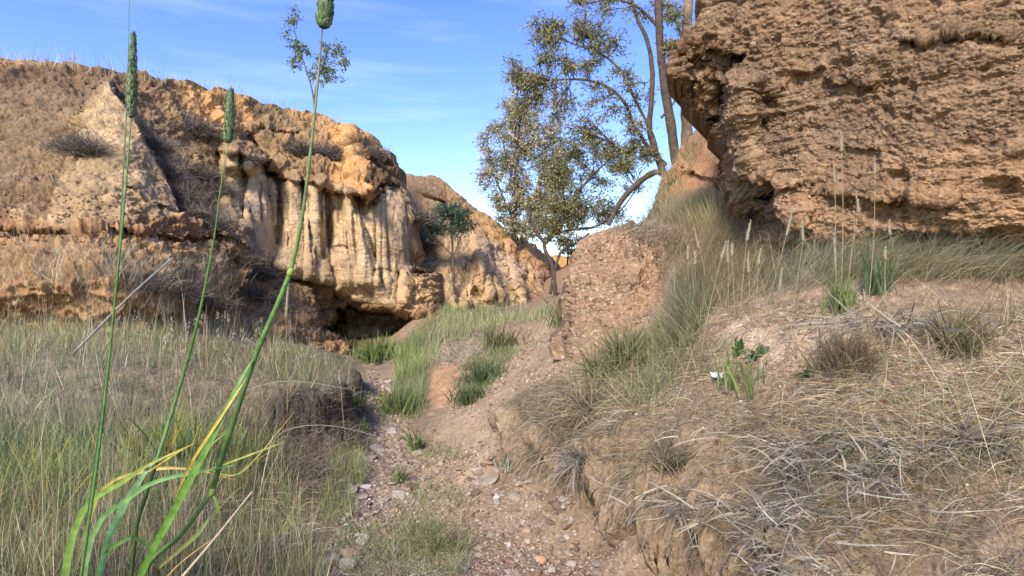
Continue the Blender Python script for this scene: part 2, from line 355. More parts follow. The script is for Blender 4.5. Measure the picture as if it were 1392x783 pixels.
# ---- left cliff, near bluff
RIM = [(-400,95),(-150,70),(0,78),(100,90),(174,103),(190,105),(240,116),(300,126),(330,129),(350,141),(390,154),(430,159),(450,166),(470,179),(500,193),(520,207),(534,222),(541,242),(549,264),(556,300),(562,345),(575,362),(592,372)]
BOT = [(-400,500),(174,470),(300,478),(400,492),(470,500),(520,492),(560,460),(592,445)]
px, py, tt = relief_grid(-330, 592, 760, RIM, BOT, 400)
nzp = fbm(np.stack([px * .02, py * .02, px * 0], -1), 1, 4, 51)
dep = rbf([(-330,100),(-330,300),(-330,480),(0,90),(0,250),(0,440),(0,480),(174,105),(174,200),(174,300),(174,350),(174,440),(174,470),
  (240,118),(240,200),(240,300),(240,380),(240,445),(300,130),(300,200),(300,300),(300,400),(300,450),(380,150),(380,215),(380,300),(380,385),(380,440),(380,480),
  (430,156),(430,235),(430,330),(430,420),(430,490),(500,185),(500,260),(500,330),(500,410),(500,490),(540,232),(545,300),(550,400),(545,470),(590,372),(590,440)],
  [9.5,8.2,6.0, 10,8.4,6.6,6.2, 10.6,9.2,8.3,7.9,6.8,6.4,
   11.3,10.3,9.2,8.2,7.3,12.1,11.2,10.2,9.2,8.0, 13.2,12.0,11.6,11.0,9.9,9.2,
   13.8,12.2,11.9,11.2,10.2,14.0,12.6,12.3,12.3,11.2,14.0,12.9,12.6,12.0,13.6,12.8], c=12)
D = dep(np.stack([px, py], -1))
# cap-rock ledge above the pillars
CAP = [(250,200),(285,198),(300,205),(330,212),(350,222),(368,228),(385,240),(400,247),(430,248),(450,262),(475,262),(490,268),(505,262),(520,252),(540,250)]
capw = interp(CAP, px) + 4 * nzp
D += ledge(px, py, [(a, b) for a, b in CAP], .16, 22, .26, 34, 288, 546)
# pillars
for ln, w0, w1, am, y0, y1 in [([(195,312),(340,322)], 11, 22, .35, 205, 335), ([(210,345),(350,352)], 15, 24, .42, 226, 345), ([(240,398),(370,402)], 10, 26, .5, 246, 362),
      ([(250,428),(390,432)], 12, 16, .42, 250, 372), ([(265,458),(370,462)], 9, 12, .18, 290, 350), ([(262,474),(400,492)], 5, 28, .6, 262, 380), ([(255,505),(400,506)], 15, 20, .45, 262, 395),
      ([(250,530),(400,535)], 14, 24, .50, 262, 410), ([(380,565),(430,568)], 18, 26, .45, 372, 428)]:
    D += ridge_(px, py, ln, w0 * 1.12, w1 * 1.12, am * .8, y0, y1, p=.6)
for pl, w_, am in [([(330,215),(332,300)], 3.5, .35), ([(370,236),(380,252),(384,300),(380,330)], 5, .55), ([(446,262),(450,285),(447,330)], 6, .7), ([(460,268),(462,300)], 5, .3), ([(376,235),(386,246)], 5, .5),
     ([(414,246),(414,300)], 2.5, .25), ([(436,262),(440,350)], 3, .3), ([(488,268),(496,290),(520,262)], 5, .45), ([(518,275),(520,390)], 2.2, .18), ([(508,270),(512,350)], 1.8, .12),
     ([(540,372),(537,400),(540,412)], 4, .4), ([(445,336),(470,337)], 2, .2), ([(510,368),(520,366),(530,370)], 2.5, .25), ([(354,250),(356,300)], 2, .15), ([(390,262),(392,330)], 2, .14), ([(420,270),(424,360)], 1.5, .1), ([(480,290),(486,360)], 2, .12)]:
    D += slot(px, py, pl, w_, am * .72)
# upper slope outcrops and cap blocks
D += ledge(px, py, [(440,250),(470,262),(500,268),(520,262),(545,250)], .2, 30, .12, 18, 452, 548, 2.5)
D += ledge(px, py, [(350,170),(380,178),(400,182)], .25, 14, .1, 12, 340, 410)
D += ledge(px, py, [(470,190),(500,205),(545,232)], .22, 16, .12, 10, 470, 548)
D += ridge_(px, py, [(160,300),(170,312),(215,330)], 5, 34, .7, 150, 222, p=1.0) + ridge_(px, py, [(165,468),(200,476),(262,500)], 6, 30, .5, 170, 262, p=1.0)
D += slot(px, py, [(340,190),(352,205)], 10, .25)
# base ledge under the pillars, then lumps and cave
B1 = [(340,352),(370,362),(385,368),(400,376),(430,382),(450,384),(470,402),(490,408),(510,412),(540,420),(570,428),(592,432)]
D += ledge(px, py, B1, .22, 9, .55, 22, 368, 470, 2)
D += ledge(px, py, [(430,410),(450,418),(480,420),(500,424),(530,418),(545,424),(560,432),(575,434),(600,440)], .25, 14, .0, 22, 440, 600, 2)
cave = soft_in(px, py, [(440,446),(455,436),(462,418),(478,414),(500,424),(530,424),(556,430),(572,436),(600,470),(600,520),(470,520),(476,468),(455,458)], 5, n=nzp)
D += cave * 2.6
D += soft_in(px, py, [(432,412),(452,398),(470,402),(490,412),(470,440),(440,452)], 8) * .7
D += ridge_(px, py, [(390,400),(430,408)], 26, 34, .45, 398, 430, 8)
# near left: pale fin and debris ledge
fin = soft_in(px, py, [(60,300),(96,215),(120,140),(150,120),(172,148),(184,158),(197,190),(222,232),(246,292),(200,300),(60,310)], 3.5, n=nzp * 1.6)
deb = soft_in(px, py, [(-420,250),(172,252),(205,275),(246,292),(300,302),(335,322),(352,345),(340,380),(250,470),(-420,520)], 5, n=nzp)
D -= np.maximum(fin * .85, deb * 1.0 * (1 - ss(py, 380, 450)))
D += ledge(px, py, [(-400,300),(174,312),(240,324),(300,318),(330,330),(352,345)], .12, 14, .22, 12, -500, 352, 2.5)
D += ss(px, 535, 600) ** 2 * 1.2 * (py < 372)
W = world(px, py, D)
N_ = normals(W); N_[N_[..., 1] > 0] *= -1
strat = fbm(W, 1.0, 4, 61, an=(.5, .5, 5)); big = fbm(W, .9, 4, 62); fin_n = fbm(W, 5, 4, 63); flute = fbm(W, 3.2, 3, 64, an=(1, .6, .10), ridge=True)
lumps, lid = worley(W, 2.4, 65, an=(1, 1, 2.0))
pil = soft_in(px, py, [(296,200),(350,225),(385,245),(440,250),(480,262),(500,272),(540,250),(556,320),(556,400),(540,420),(470,400),(440,382),(385,365),(340,350),(300,300)], 8)
rough = 1 - pil
blk, _ = worley(W + .15 * fin_n[..., None], 1.3, 67, an=(1, 1, 1.5)); ups = soft_in(px, py, [(-400,60),(174,95),(300,120),(430,150),(545,200),(560,260),(480,262),(400,235),(300,200),(190,150)], 12)
disp = .12 * big + rough * (.10 * strat + .10 * (.6 - lumps) + .10 * fin_n + .07 * fbm(W, 12, 4, 69, ridge=True)) + .018 * fbm(W, 20, 3, 72, an=(.6, .6, 1.6)) + ups * (.12 * (.55 - blk) + .16 * fbm(W, 2.2, 4, 70, ridge=True)) + pil * (.03 * flute + .025 * fin_n + .05 * fbm(W, 3.4, 3, 73, an=(1, .5, .06), ridge=True) + .02 * fbm(W, 9, 2, 74, an=(1, .5, .05), ridge=True))
disp = disp * (1 - .6 * fin) + deb * (.06 * fbm(W, 11, 3, 66) + .05 * fbm(W, 4, 3, 68, an=(1, 1, 4), ridge=True))
W = W + N_ * disp[..., None]
C = np.empty(W.shape); C[:] = S(178, 142, 102)
nC = fbm(W, 1.4, 5, 71)
C = paint(C, ss(nC, -.3, .5) * .7, S(150, 120, 90))
C = paint(C, soft_in(px, py, [(225,110),(345,130),(400,150),(470,168),(545,215),(545,250),(500,275),(455,240),(420,200),(330,180),(270,175),(240,130)], 9, n=nC), S(220, 164, 98))  # orange rim and cap clay, with mild sunlight painted into the tint
C = paint(C, soft_in(px, py, [(345,150),(440,170),(455,200),(440,235),(380,230),(335,205)], 12, n=nC), S(170, 136, 96))
C = paint(C, soft_in(px, py, [(478,195),(545,215),(545,262),(515,265),(500,240)], 6, n=nC), S(122, 94, 66))  # right side of the cap block: its shade painted in as darker tint
C = paint(C, soft_in(px, py, [(340,135),(400,152),(390,162),(345,160)], 5, n=nC), S(128, 104, 78))
C = paint(C, soft_in(px, py, [(-400,60),(174,100),(235,118),(225,150),(190,150),(-400,130)], 8, n=nC), S(140, 112, 92))
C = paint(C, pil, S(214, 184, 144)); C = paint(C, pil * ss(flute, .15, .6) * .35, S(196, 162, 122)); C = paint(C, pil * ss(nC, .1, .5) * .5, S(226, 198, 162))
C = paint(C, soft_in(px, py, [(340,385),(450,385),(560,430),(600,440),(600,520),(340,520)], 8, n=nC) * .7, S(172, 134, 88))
C = paint(C, fin, S(198, 166, 126)); C = paint(C, fin * ss(flute, .1, .6) * .5, S(168, 136, 100))
C = paint(C, deb * (1 - fin), S(188, 144, 98)); C = paint(C, deb * (1 - fin) * (1 - ss(py, 315, 335)) * .6, S(168, 120, 80)); C = paint(C, deb * (1 - fin) * ss(fin_n, .1, .5) * .7, S(200, 166, 130))
C = paint(C, soft_in(px, py, [(-400,110),(130,120),(100,220),(60,300),(-400,300)], 14, n=nC) * (1 - fin) * .7, S(142, 120, 98))
C = paint(C, soft_in(px, py, [(190,150),(225,160),(300,210),(320,300),(385,380),(370,420),(330,380),(250,290),(215,230)], 16, n=nC) * .7, S(152, 126, 96))
C = paint(C, soft_in(px, py, [(555,375),(592,372),(592,415),(545,425),(545,395)], 6, n=nC), S(216, 174, 126))
C = C * (1 + .12 * strat + .10 * fin_n)[..., None]
C = C * np.array([1.28, 1.25, 1.06])
W, C = pad(W, C, 'right', [(0.05, .4, 0), (0.0, 1.2, 0), (-.2, 2.5, 0)])
W, C = pad(W, C, 'top', [(0, .25, .05), (0, .8, .08), (-.3, 2.5, .02), (-2, 9, -.5), (-6, 24, -1.5)])
CLIFF_W, CLIFF_PX, CLIFF_PY = W, px, py
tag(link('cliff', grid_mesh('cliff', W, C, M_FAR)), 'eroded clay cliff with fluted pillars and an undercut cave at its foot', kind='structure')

# ---- farther bluff to the right of it
RIM2 = [(470,215),(540,233),(560,238),(590,240),(605,250),(620,265),(640,280),(660,292),(690,318),(720,335),(745,350),(765,372),(775,385),(790,392)]
px, py, tt = relief_grid(470, 790, 360, RIM2, [(470,470),(620,436),(700,428),(790,430)], 260)
dep = rbf([(470,215),(470,400),(545,235),(560,300),(560,400),(600,250),(600,320),(600,400),(640,285),(650,350),(650,410),(700,330),(700,380),(700,415),(740,350),(740,410),(790,395),(790,430)],
          [18,15.5,18,16.2,14.6,18,15.8,14.3,18.5,15.9,14.6,19.5,16.8,15.6,21,17.5,24,21], c=12)
D = dep(np.stack([px, py], -1))
D += ledge(px, py, [(560,330),(575,318),(600,300),(625,292)], .0, 30, .3, 20, 552, 640) * 0
D += ridge_(px, py, [(295,640),(400,672)], 6, 18, .6, 300, 400) + ridge_(px, py, [(330,690),(415,712)], 5, 12, .5, 335, 412) + ridge_(px, py, [(365,600),(415,600)], 30, 40, .4, 365, 415)
D += ridge_(px, py, [(345,655),(415,640)], 8, 14, .35, 345, 412) + ridge_(px, py, [(360,735),(412,745)], 8, 16, .5, 362, 412)
D += slot(px, py, [(716,372),(720,400),(719,412)], 3.5, .7) + slot(px, py, [(700,395),(703,412)], 3, .4) + slot(px, py, [(648,395),(652,400)], 4, .4) + slot(px, py, [(670,372),(676,415)], 2, .25)
D += ledge(px, py, [(560,258),(590,268),(620,280)], .3, 12, .2, 12, 565, 612)
W = world(px, py, D); N_ = normals(W); N_[N_[..., 1] > 0] *= -1
strat = fbm(W, .8, 4, 81, an=(.5, .5, 6)); big = fbm(W, .7, 4, 82); fn = fbm(W, 4, 4, 83); fl = fbm(W, 2.2, 3, 84, an=(1, .6, .12), ridge=True)
W = W + N_ * (.12 * big + .09 * strat + .06 * fn + .05 * fbm(W, 9, 3, 85) + (.06 * fl + .13 * fbm(W, 1.8, 3, 87, an=(1, .5, .07), ridge=True)) * ss(py, 290, 335))[..., None]
nC = fbm(W, 1.1, 5, 86)
C = np.empty(W.shape); C[:] = S(208, 174, 130); C = paint(C, ss(nC, -.1, .5) * .5, S(186, 150, 110))
C = paint(C, soft_in(px, py, [(590,236),(780,385),(770,395),(640,318),(600,285)], 6, n=nC) * .8, S(212, 158, 88))
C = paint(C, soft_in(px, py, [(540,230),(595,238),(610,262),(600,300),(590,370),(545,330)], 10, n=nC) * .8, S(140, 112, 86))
C = paint(C, soft_in(px, py, [(560,272),(590,268),(610,285),(600,300),(570,300)], 7, n=nC), S(200, 160, 116))
C = paint(C, soft_in(px, py, [(650,330),(690,345),(712,372),(705,385),(660,370)], 8, n=nC), S(220, 182, 148))
C = paint(C, soft_in(px, py, [(720,345),(775,380),(775,420),(722,420)], 8, n=nC) * .7, S(172, 130, 92))
C = C * (1 + .15 * strat + .1 * fn)[..., None]
C = C * np.array([1.20, 1.18, 1.02])
W, C = pad(W, C, 'right', [(.2, 1.5, 0), (.3, 4, 0)])
W, C = pad(W, C, 'top', [(.05, .3, .05), (.1, 1.0, .05), (.5, 5, -.6), (1, 12, -2)])
FAR_W = W
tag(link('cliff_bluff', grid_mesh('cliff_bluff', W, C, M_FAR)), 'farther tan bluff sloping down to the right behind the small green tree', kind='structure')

# ---- the near rock face, upper right
OUT = [(-260,955),(-60,955),(0,950),(12,962),(30,950),(45,934),(60,922),(75,914),(92,912),(105,918),(118,926),(132,932),(150,948),(165,958),(180,972),(200,978),(220,982),(232,978),(250,985),(270,1000),(290,1020),(300,1036),(320,1040)]
ny_, nx_ = 520, 560
py1 = np.linspace(-260, 345, ny_)[:, None]; s = np.linspace(0, 1, nx_)[None]
botx = [(900,300),(1000,285),(1040,296),(1070,300),(1100,308),(1130,322),(1160,330),(1218,326),(1300,322),(1560,330)]
left = np.interp(py1, [o[0] for o in OUT], [o[1] for o in OUT]); px = left + (1560 - left) * (s * .55 + .45 * s ** 1.8)
py = py1 * np.ones_like(px)
bt = interp(botx, px)
# compress rows so that the last rows follow the bottom edge
tt = (py1 + 260) / 605.0; py = -260 + (bt + 260) * tt
left2 = np.interp(py[:, 0], [o[0] for o in OUT], [o[1] for o in OUT])[:, None]; px = left2 + (1560 - left2) * (s * .55 + .45 * s ** 1.8)
dep = rbf([(915,-250),(915,0),(915,95),(960,150),(985,230),(1030,290),(1000,60),(1000,150),(1010,230),(1060,-250),(1060,20),(1060,120),(1060,220),(1060,290),(1140,-250),(1140,50),(1140,160),(1140,250),(1140,315),(1250,50),(1250,200),(1250,320),(1400,50),(1400,320),(1550,50),(1550,320)],
          [4.9,4.75,4.6,4.75,4.9,4.7, 4.3,4.45,4.6,4.1,4.05,4.1,4.15,4.2, 3.85,3.8,3.8,3.75,3.8,3.45,3.4,3.45,3.1,3.1,2.8,2.85], c=14)
D = dep(np.stack([px, py], -1))
# nose underside recess and the rounded lump right of it
D += soft_in(px, py, [(925,70),(960,65),(1005,80),(985,112),(975,140),(970,190),(955,170),(930,130)], 12) * .16
D += ridge_(px, py, [(110,1005),(200,1000),(260,1030)], 30, 36, .32, 112, 240, 14)
D += slot(px, py, [(1003,85),(985,115),(973,150),(976,200),(985,235)], 8, .16)
wv = 10 * fbm(np.stack([px * .02, py * .012, px * 0], -1), 1, 4, 131); br = ss(fbm(np.stack([px * .012, py * .012, px * 0], -1), 1, 3, 133), -.3, .3)
D += br * ledge(px, py + wv, [(1040,65),(1100,62),(1218,52),(1560,50)], .04, 25, .035, 14, 1030, 1600, 5)
D += ledge(px, py + wv, [(1060,112),(1080,112),(1120,100),(1180,118),(1560,120)], .04, 24, .04, 18, 1055, 1200, 9)
D += ridge_(px, py, [(245,1075),(300,1060)], 24, 40, .12, 250, 290, 14)
D += (1 - br) * ledge(px, py + wv, [(1050,205),(1120,198),(1218,208),(1560,205)], .03, 16, .03, 18, 1060, 1600, 5)
D += ledge(px, py + wv * .6, [(1030,262),(1060,250),(1100,256),(1160,270),(1560,280)], .07, 16, .03, 30, 1040, 1300, 7)
D += ss(py, bt - 14, bt) * .12
W = world(px, py, D); N_ = normals(W); N_[N_[..., 1] > 0] *= -1
big = fbm(W, 2.2, 4, 91); st = fbm(W, 3.2, 5, 92, an=(.6, .6, 2.4), ridge=True, rough=.6); fn = fbm(W, 16, 4, 93, rough=.6, an=(1, 1, 1.7))
wl, wid = worley(W + .03 * fbm(W, 9, 2, 95)[..., None], 17, 94, an=(1, 1, 1.35)); wl2, _ = worley(W, 42, 96, an=(1, 1, 1.6))
nose = soft_in(px, py, [(900,40),(1000,60),(990,130),(975,230),(920,150)], 14)
nst = fbm(W, 1.7, 3, 100); cav = fbm(W, 6, 3, 99, an=(1, 1, 1.5)); disp = .09 * big + .10 * fbm(W, 1.1, 3, 140) + .022 * st * (1 + 1.5 * ss(big, -.2, .4)) + .030 * fn + .036 * (.6 - wl) * (.35 + 1.0 * ss(nst, -.3, .4) + 1.0 * nose) + .018 * (.6 - wl2) - .07 * ss(cav, .2, .6) - .09 * np.exp(-(fbm(W, 1.6, 4, 141, an=(.5, .5, 1.6)) / .035) ** 2) * ss(fbm(W, 1.3, 2, 142), 0, .3)
lump = soft_in(px, py, [(985,125),(1030,108),(1045,150),(1040,210),(990,215),(974,180)], 10)
disp = disp * (1 - .45 * lump)
W = W + N_ * disp[..., None]
C = np.empty(W.shape); C[:] = S(176, 142, 108); nC = fbm(W, 1.8, 5, 97)
C = paint(C, ss(nC, -.3, .4) * .6, S(156, 120, 88)); C = paint(C, ss(fbm(W, 4, 4, 98, an=(.6, .6, 2)), .0, .5) * .5, S(204, 160, 116))
C = paint(C, soft_in(px, py, [(1050,235),(1100,215),(1240,200),(1600,200),(1600,340),(1060,320)], 16, n=nC) * .6, S(206, 160, 112))
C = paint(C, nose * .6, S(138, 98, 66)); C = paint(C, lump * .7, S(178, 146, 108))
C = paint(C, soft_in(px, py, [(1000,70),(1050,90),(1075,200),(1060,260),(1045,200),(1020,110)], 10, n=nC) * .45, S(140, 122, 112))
C = paint(C, ss(fbm(W, 1.3, 4, 144, an=(1, 1, .35)), .15, .5) * .45, S(128, 108, 92)); C = paint(C, ss(wid, .82, .95) * .5, S(206, 170, 134)); C = C * (1 + .12 * st)[..., None]
C = C * (np.array([.90, .83, .68]) * (1 + .22 * fbm(W, .9, 3, 143)[..., None]))
W, C = pad(W, C, 'bottom', [(0, .03, -.015), (0, .10, -.03), (0, .30, 0.0), (0, .6, -.03), (0, .9, -.25), (0, 1.2, -.9)])
W, C = pad(W, C, 'left', [(.01, .06, 0), (.05, .2, 0), (.15, .5, 0), (.5, 1.1, 0), (1.2, 2.2, 0), (2.5, 4, 0)])
W, C = pad(W, C, 'right', [(.4, -.05, 0), (1.2, -.1, .1), (2.5, .2, 0), (5, 1.5, 0)])
W, C = pad(W, C, 'top', [(0.2, .3, .1), (1, 2, .3), (3, 8, 0)])
ROCK_W = W
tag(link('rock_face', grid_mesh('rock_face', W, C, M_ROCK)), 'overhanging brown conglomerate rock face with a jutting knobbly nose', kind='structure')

# ---- orange slope behind the rock nose, and the gravelly mound
px, py, tt = relief_grid(838, 1060, 200, [(838,352),(860,322),(880,292),(893,262),(903,240),(920,215),(940,186),(960,162),(985,135),(1060,90)], [(838,400),(900,370),(1060,370)], 180)
dep = rbf([(838,352),(880,295),(905,240),(940,186),(985,135),(1060,90),(1060,250),(850,390),(930,370),(1000,370),(1060,370),(950,280),(1000,250)], [8,8,8.2,8.6,9,9.5,7,6.4,5.9,5.7,5.6,6.9,6.9], c=8)
D = dep(np.stack([px, py], -1)); D += slot(px, py, [(975,230),(985,260)], 8, .3) + ledge(px, py, [(880,268),(930,235),(990,250),(1060,250)], .15, 18, .12, 12, 900, 1060)
W = world(px, py, D); N_ = normals(W); N_[N_[..., 1] > 0] *= -1
W = W + N_ * (.09 * fbm(W, 1.6, 4, 101) + .04 * fbm(W, 7, 4, 102) + .05 * fbm(W, 3, 3, 103, ridge=True))[..., None]
nC = fbm(W, 2.5, 5, 104); C = np.empty(W.shape); C[:] = S(168, 130, 88); C = paint(C, ss(nC, .0, .5) * .6, S(140, 112, 82))
C = paint(C, soft_in(px, py, [(915,215),(950,200),(985,190),(985,235),(960,260),(915,262),(905,240)], 10, n=nC), S(214, 150, 90))
C = paint(C, soft_in(px, py, [(962,195),(985,195),(985,225),(968,235)], 5, n=nC), S(230, 178, 104))
W, C = pad(W, C, 'top', [(.1, .2, .03), (.4, .8, .03), (2, 3, -.3), (4, 8, -1)]); W, C = pad(W, C, 'left', [(.05, .4, 0), (.3, 1.5, -.1), (.6, 3, -.5)])
tag(link('slope', grid_mesh('slope', W, C, M_GND)), 'orange earth slope behind the nose of the rock', kind='structure')
SLOPE_W = W
TOPM = [(772,360),(775,344),(785,331),(804,321),(834,311),(870,305),(900,310),(930,322),(960,345)]
px, py, tt = relief_grid(772, 960, 300, [(a, b) for a, b in TOPM], [(772,486),(800,500),(870,500),(960,440)], 300)
px = px + (1 - ss(px, 772, 790)) * (- ss(py, 380, 486) * 16 + 4 * np.sin(py * .06) - ss(py, 400, 480) * 6 + 9 * fbm(np.stack([py * .045, px * 0, px * 0], -1), 1, 3, 110))
dep = rbf([(772,330),(772,480),(800,315),(800,400),(800,490),(850,308),(850,380),(850,490),(900,312),(900,400),(900,470),(955,345),(955,435)], [5.55,5.15,5.5,5.15,4.85,5.5,5.0,4.5,5.6,4.95,4.55,5.7,4.7], c=10)
D = dep(np.stack([px, py], -1)) - .22 * ss(py, 415, 500) ** 1.5
D += (1 - ss(px, 768, 786)) * .22
W = world(px, py, D); N_ = normals(W); N_[N_[..., 1] > 0] *= -1
wl, wid = worley(W, 26, 111); wl2, wid2 = worley(W, 55, 112)
W = W + N_ * (.06 * fbm(W, 3, 4, 113) + .03 * fbm(W, 10, 4, 114) + .030 * np.clip(.55 - wl, 0, 1) * (wid > .35) + .012 * np.clip(.5 - wl2, 0, 1) + .02 * fbm(W, 6, 3, 115, an=(1, 1, 2.5), ridge=True))[..., None]
nC = fbm(W, 3, 5, 116); W = W + N_ * (.09 * fbm(W, 2.2, 3, 119) + .05 * fbm(W, 5, 4, 117, ridge=True) - .02 * ss(fbm(W, 7, 3, 118), .2, .5))[..., None]
C = np.empty(W.shape); C[:] = S(178, 138, 96); C = paint(C, ss(nC, 0, .5) * .6, S(142, 110, 80)); C = paint(C, (wid > .72) * np.clip(1 - wl * 1.6, 0, 1), S(214, 186, 144))
C = paint(C, soft_in(px, py, [(860,370),(900,368),(905,410),(865,420)], 12, n=nC) * .5, S(196, 148, 96)); C = paint(C, soft_in(px, py, [(800,300),(960,300),(960,345),(880,330)], 6, n=nC) * .7, S(138, 112, 94))
W, C = pad(W, C, 'top', [(.02, .06, .015), (.05, .3, .02), (.1, .9, -.05), (.2, 2.0, -.6)]); W, C = pad(W, C, 'left', [(.01, .06, 0), (.04, .3, 0), (.08, .8, 0), (.1, 1.6, -.1)])
MOUND_W = W
tag(link('earth_mound', grid_mesh('earth_mound', W, C, M_GND)), 'gravelly brown earth mound with a steep crumbling face', kind='structure')

# ---- sunlit far hill
px, py, tt = relief_grid(640, 800, 90, [(640,362),(680,356),(730,351),(760,349),(790,352),(800,360)], [(640,400),(800,400)], 40)
W = world(px, py, 36 - (py - 350) * .1 + 0 * px); N_ = normals(W); N_[N_[..., 1] > 0] *= -1
W = W + N_ * (.3 * fbm(W, .6, 4, 121))[..., None]; C = np.empty(W.shape); C[:] = S(232, 168, 66); C *= (1 + .2 * fbm(W, 1.5, 4, 122))[..., None]
W, C = pad(W, C, 'top', [(0, 2, .2), (0, 6, -.1), (0, 20, -1.5)])
tag(link('hill', grid_mesh('hill', W, C, M_FAR)), 'far orange hillside seen through the gap', kind='structure')
#@@PLANTS
# ------------------------------------------------------------------ surface look-up
from mathutils.bvhtree import BVHTree
def _bvh(W, k=3):
    w_ = W[::k, ::k]; nr, nc = w_.shape[:2]; idx = np.arange(nr * nc).reshape(nr, nc)
    q = np.stack([idx[:-1, :-1].ravel(), idx[1:, :-1].ravel(), idx[1:, 1:].ravel(), idx[:-1, 1:].ravel()], 1)
    return BVHTree.FromPolygons([Vector(v) for v in w_.reshape(-1, 3).tolist()], q.tolist())
BV = [_bvh(CLIFF_W), _bvh(FAR_W), _bvh(ROCK_W, 4), _bvh(SLOPE_W), _bvh(MOUND_W), _bvh(GW, 4)]
def surf(px, py, which=range(6)):
    d = vat(px, py, 1.0).normalized(); best = None
    for k in which:
        h = BV[k].ray_cast(Vector((0, 0, 0)), d)
        if h[0] is not None and (best is None or h[3] < best[1]): best = (np.array(h[0]), h[3])
    return best[0] if best else None

# ------------------------------------------------------------------ blades, tubes, ribbons
def blades(roots, dirs, length, width, droop, color, nseg=4, clamp=None, tipc=None, curl=0.0, r=rng):
    n = len(roots); p = roots.copy(); d = dirs / np.linalg.norm(dirs, axis=1, keepdims=True)
    a = r.uniform(0, 2 * np.pi, n); hv = np.stack([np.cos(a), np.sin(a), 0 * a], 1)
    cv = r.normal(0, 1, (n, 3)) * curl
    V = []; Cc = []
    for k in range(nseg + 1):
        t = k / nseg
        side = np.cross(d, hv); side /= np.linalg.norm(side, axis=1, keepdims=True) + 1e-6
        wd = width * (1 - t ** 1.6) * (.7 + .3 * min(1, t * 4))
        cc = color if tipc is None else color * (1 - t) + tipc * t
        if k < nseg:
            V += [p - side * wd[:, None] / 2, p + side * wd[:, None] / 2]; Cc += [cc, cc]
        else: V.append(p); Cc.append(cc)
        p = p + d * (length / nseg)[:, None]
        d = d + np.array([0, 0, -1.0]) * (droop * (0.4 + t))[:, None] / nseg * 2 + cv / nseg
        d /= np.linalg.norm(d, axis=1, keepdims=True) + 1e-6
        if clamp is not None:
            zz = ground_z(p[:, 0], p[:, 1]) + clamp * (1 + .5 * r.random(n)); p[:, 2] = np.maximum(p[:, 2], zz)
    m = 2 * nseg + 1; V = np.stack(V, 1).reshape(-1, 3); Cc = np.stack(Cc, 1).reshape(-1, 3); b = (np.arange(n) * m)[:, None]
    Q = np.concatenate([b + np.array([[2 * k, 2 * k + 1, 2 * k + 3, 2 * k + 2]]) for k in range(nseg - 1)])
    T = b + np.array([[2 * nseg - 2, 2 * nseg - 1, 2 * nseg]])
    return V, [Q, T], Cc
class MB:
    def __init__(s): s.V = []; s.F = []; s.C = []; s.n = 0
    def add(s, V, F, C):
        V = np.asarray(V, float).reshape(-1, 3); C = np.broadcast_to(np.asarray(C, float), V.shape) if np.ndim(C) == 1 else C
        s.V.append(V); s.C.append(C); s.F += [np.asarray(f) + s.n for f in F]; s.n += len(V); return s
    def build(s, name, mat, parent=None, base=None, smooth=True):
        V = np.concatenate(s.V); C = np.concatenate(s.C)
        if base is not None: V = V - np.asarray(base)
        by = {}
        for f in s.F: by.setdefault(f.shape[1], []).append(f)
        return link(name, raw_mesh(name, V, [np.concatenate(x) for x in by.values()], C, mat, smooth), parent)
def crv(P, n):
    P = np.asarray(P, float); k = len(P); t = np.linspace(0, k - 1, n); i = np.clip(t.astype(int), 0, k - 2); f = (t - i)[:, None]
    p0 = P[np.clip(i - 1, 0, k - 1)]; p1 = P[i]; p2 = P[i + 1]; p3 = P[np.clip(i + 2, 0, k - 1)]
    return .5 * (2 * p1 + (p2 - p0) * f + (2 * p0 - 5 * p1 + 4 * p2 - p3) * f ** 2 + (3 * p1 - p0 - 3 * p2 + p3) * f ** 3)
def frames(P):
    T = np.gradient(P, axis=0); T /= np.linalg.norm(T, axis=1, keepdims=True) + 1e-9
    ref = np.where(np.abs(T[:, 2:3]) > .9, np.array([[1., 0, 0]]), np.array([[0, 0, 1.]])) if np.abs(T[:, 2]).max() < .98 else np.array([[0, 1., .1]]) * np.ones((len(P), 1))
    ref = np.array([[0.1, 1., .05]]) * np.ones((len(P), 1)) if np.abs(T[:, 1]).max() < .9 else np.array([[1., 0.1, .3]]) * np.ones((len(P), 1))
    A = np.cross(T, ref); A /= np.linalg.norm(A, axis=1, keepdims=True) + 1e-9; return T, A, np.cross(T, A)
def tube(mb, P, r, c, sides=6, wob=0.0):
    P = np.asarray(P, float); n = len(P); r = np.interp(np.linspace(0, 1, n), np.linspace(0, 1, len(np.atleast_1d(r))), np.atleast_1d(r))
    if wob: r = r * (1 + wob * np.array([mnoise.noise(Vector((P[k] * 9).tolist())) for k in range(n)]))
    T, A, B = frames(P); a = np.arange(sides) / sides * 2 * np.pi
    V = P[:, None] + (A[:, None] * np.cos(a)[None, :, None] + B[:, None] * np.sin(a)[None, :, None]) * r[:, None, None]
    idx = np.arange(n * sides).reshape(n, sides); q = np.stack([idx[:-1], np.roll(idx, -1, 1)[:-1], np.roll(idx, -1, 1)[1:], idx[1:]], -1).reshape(-1, 4)
    C = np.repeat(np.asarray(c, float)[:, None], sides, 1).reshape(-1, 3) if np.ndim(c) == 2 else np.asarray(c)
    mb.add(V.reshape(-1, 3), [q, idx[-1][None], idx[0][::-1][None]], C)
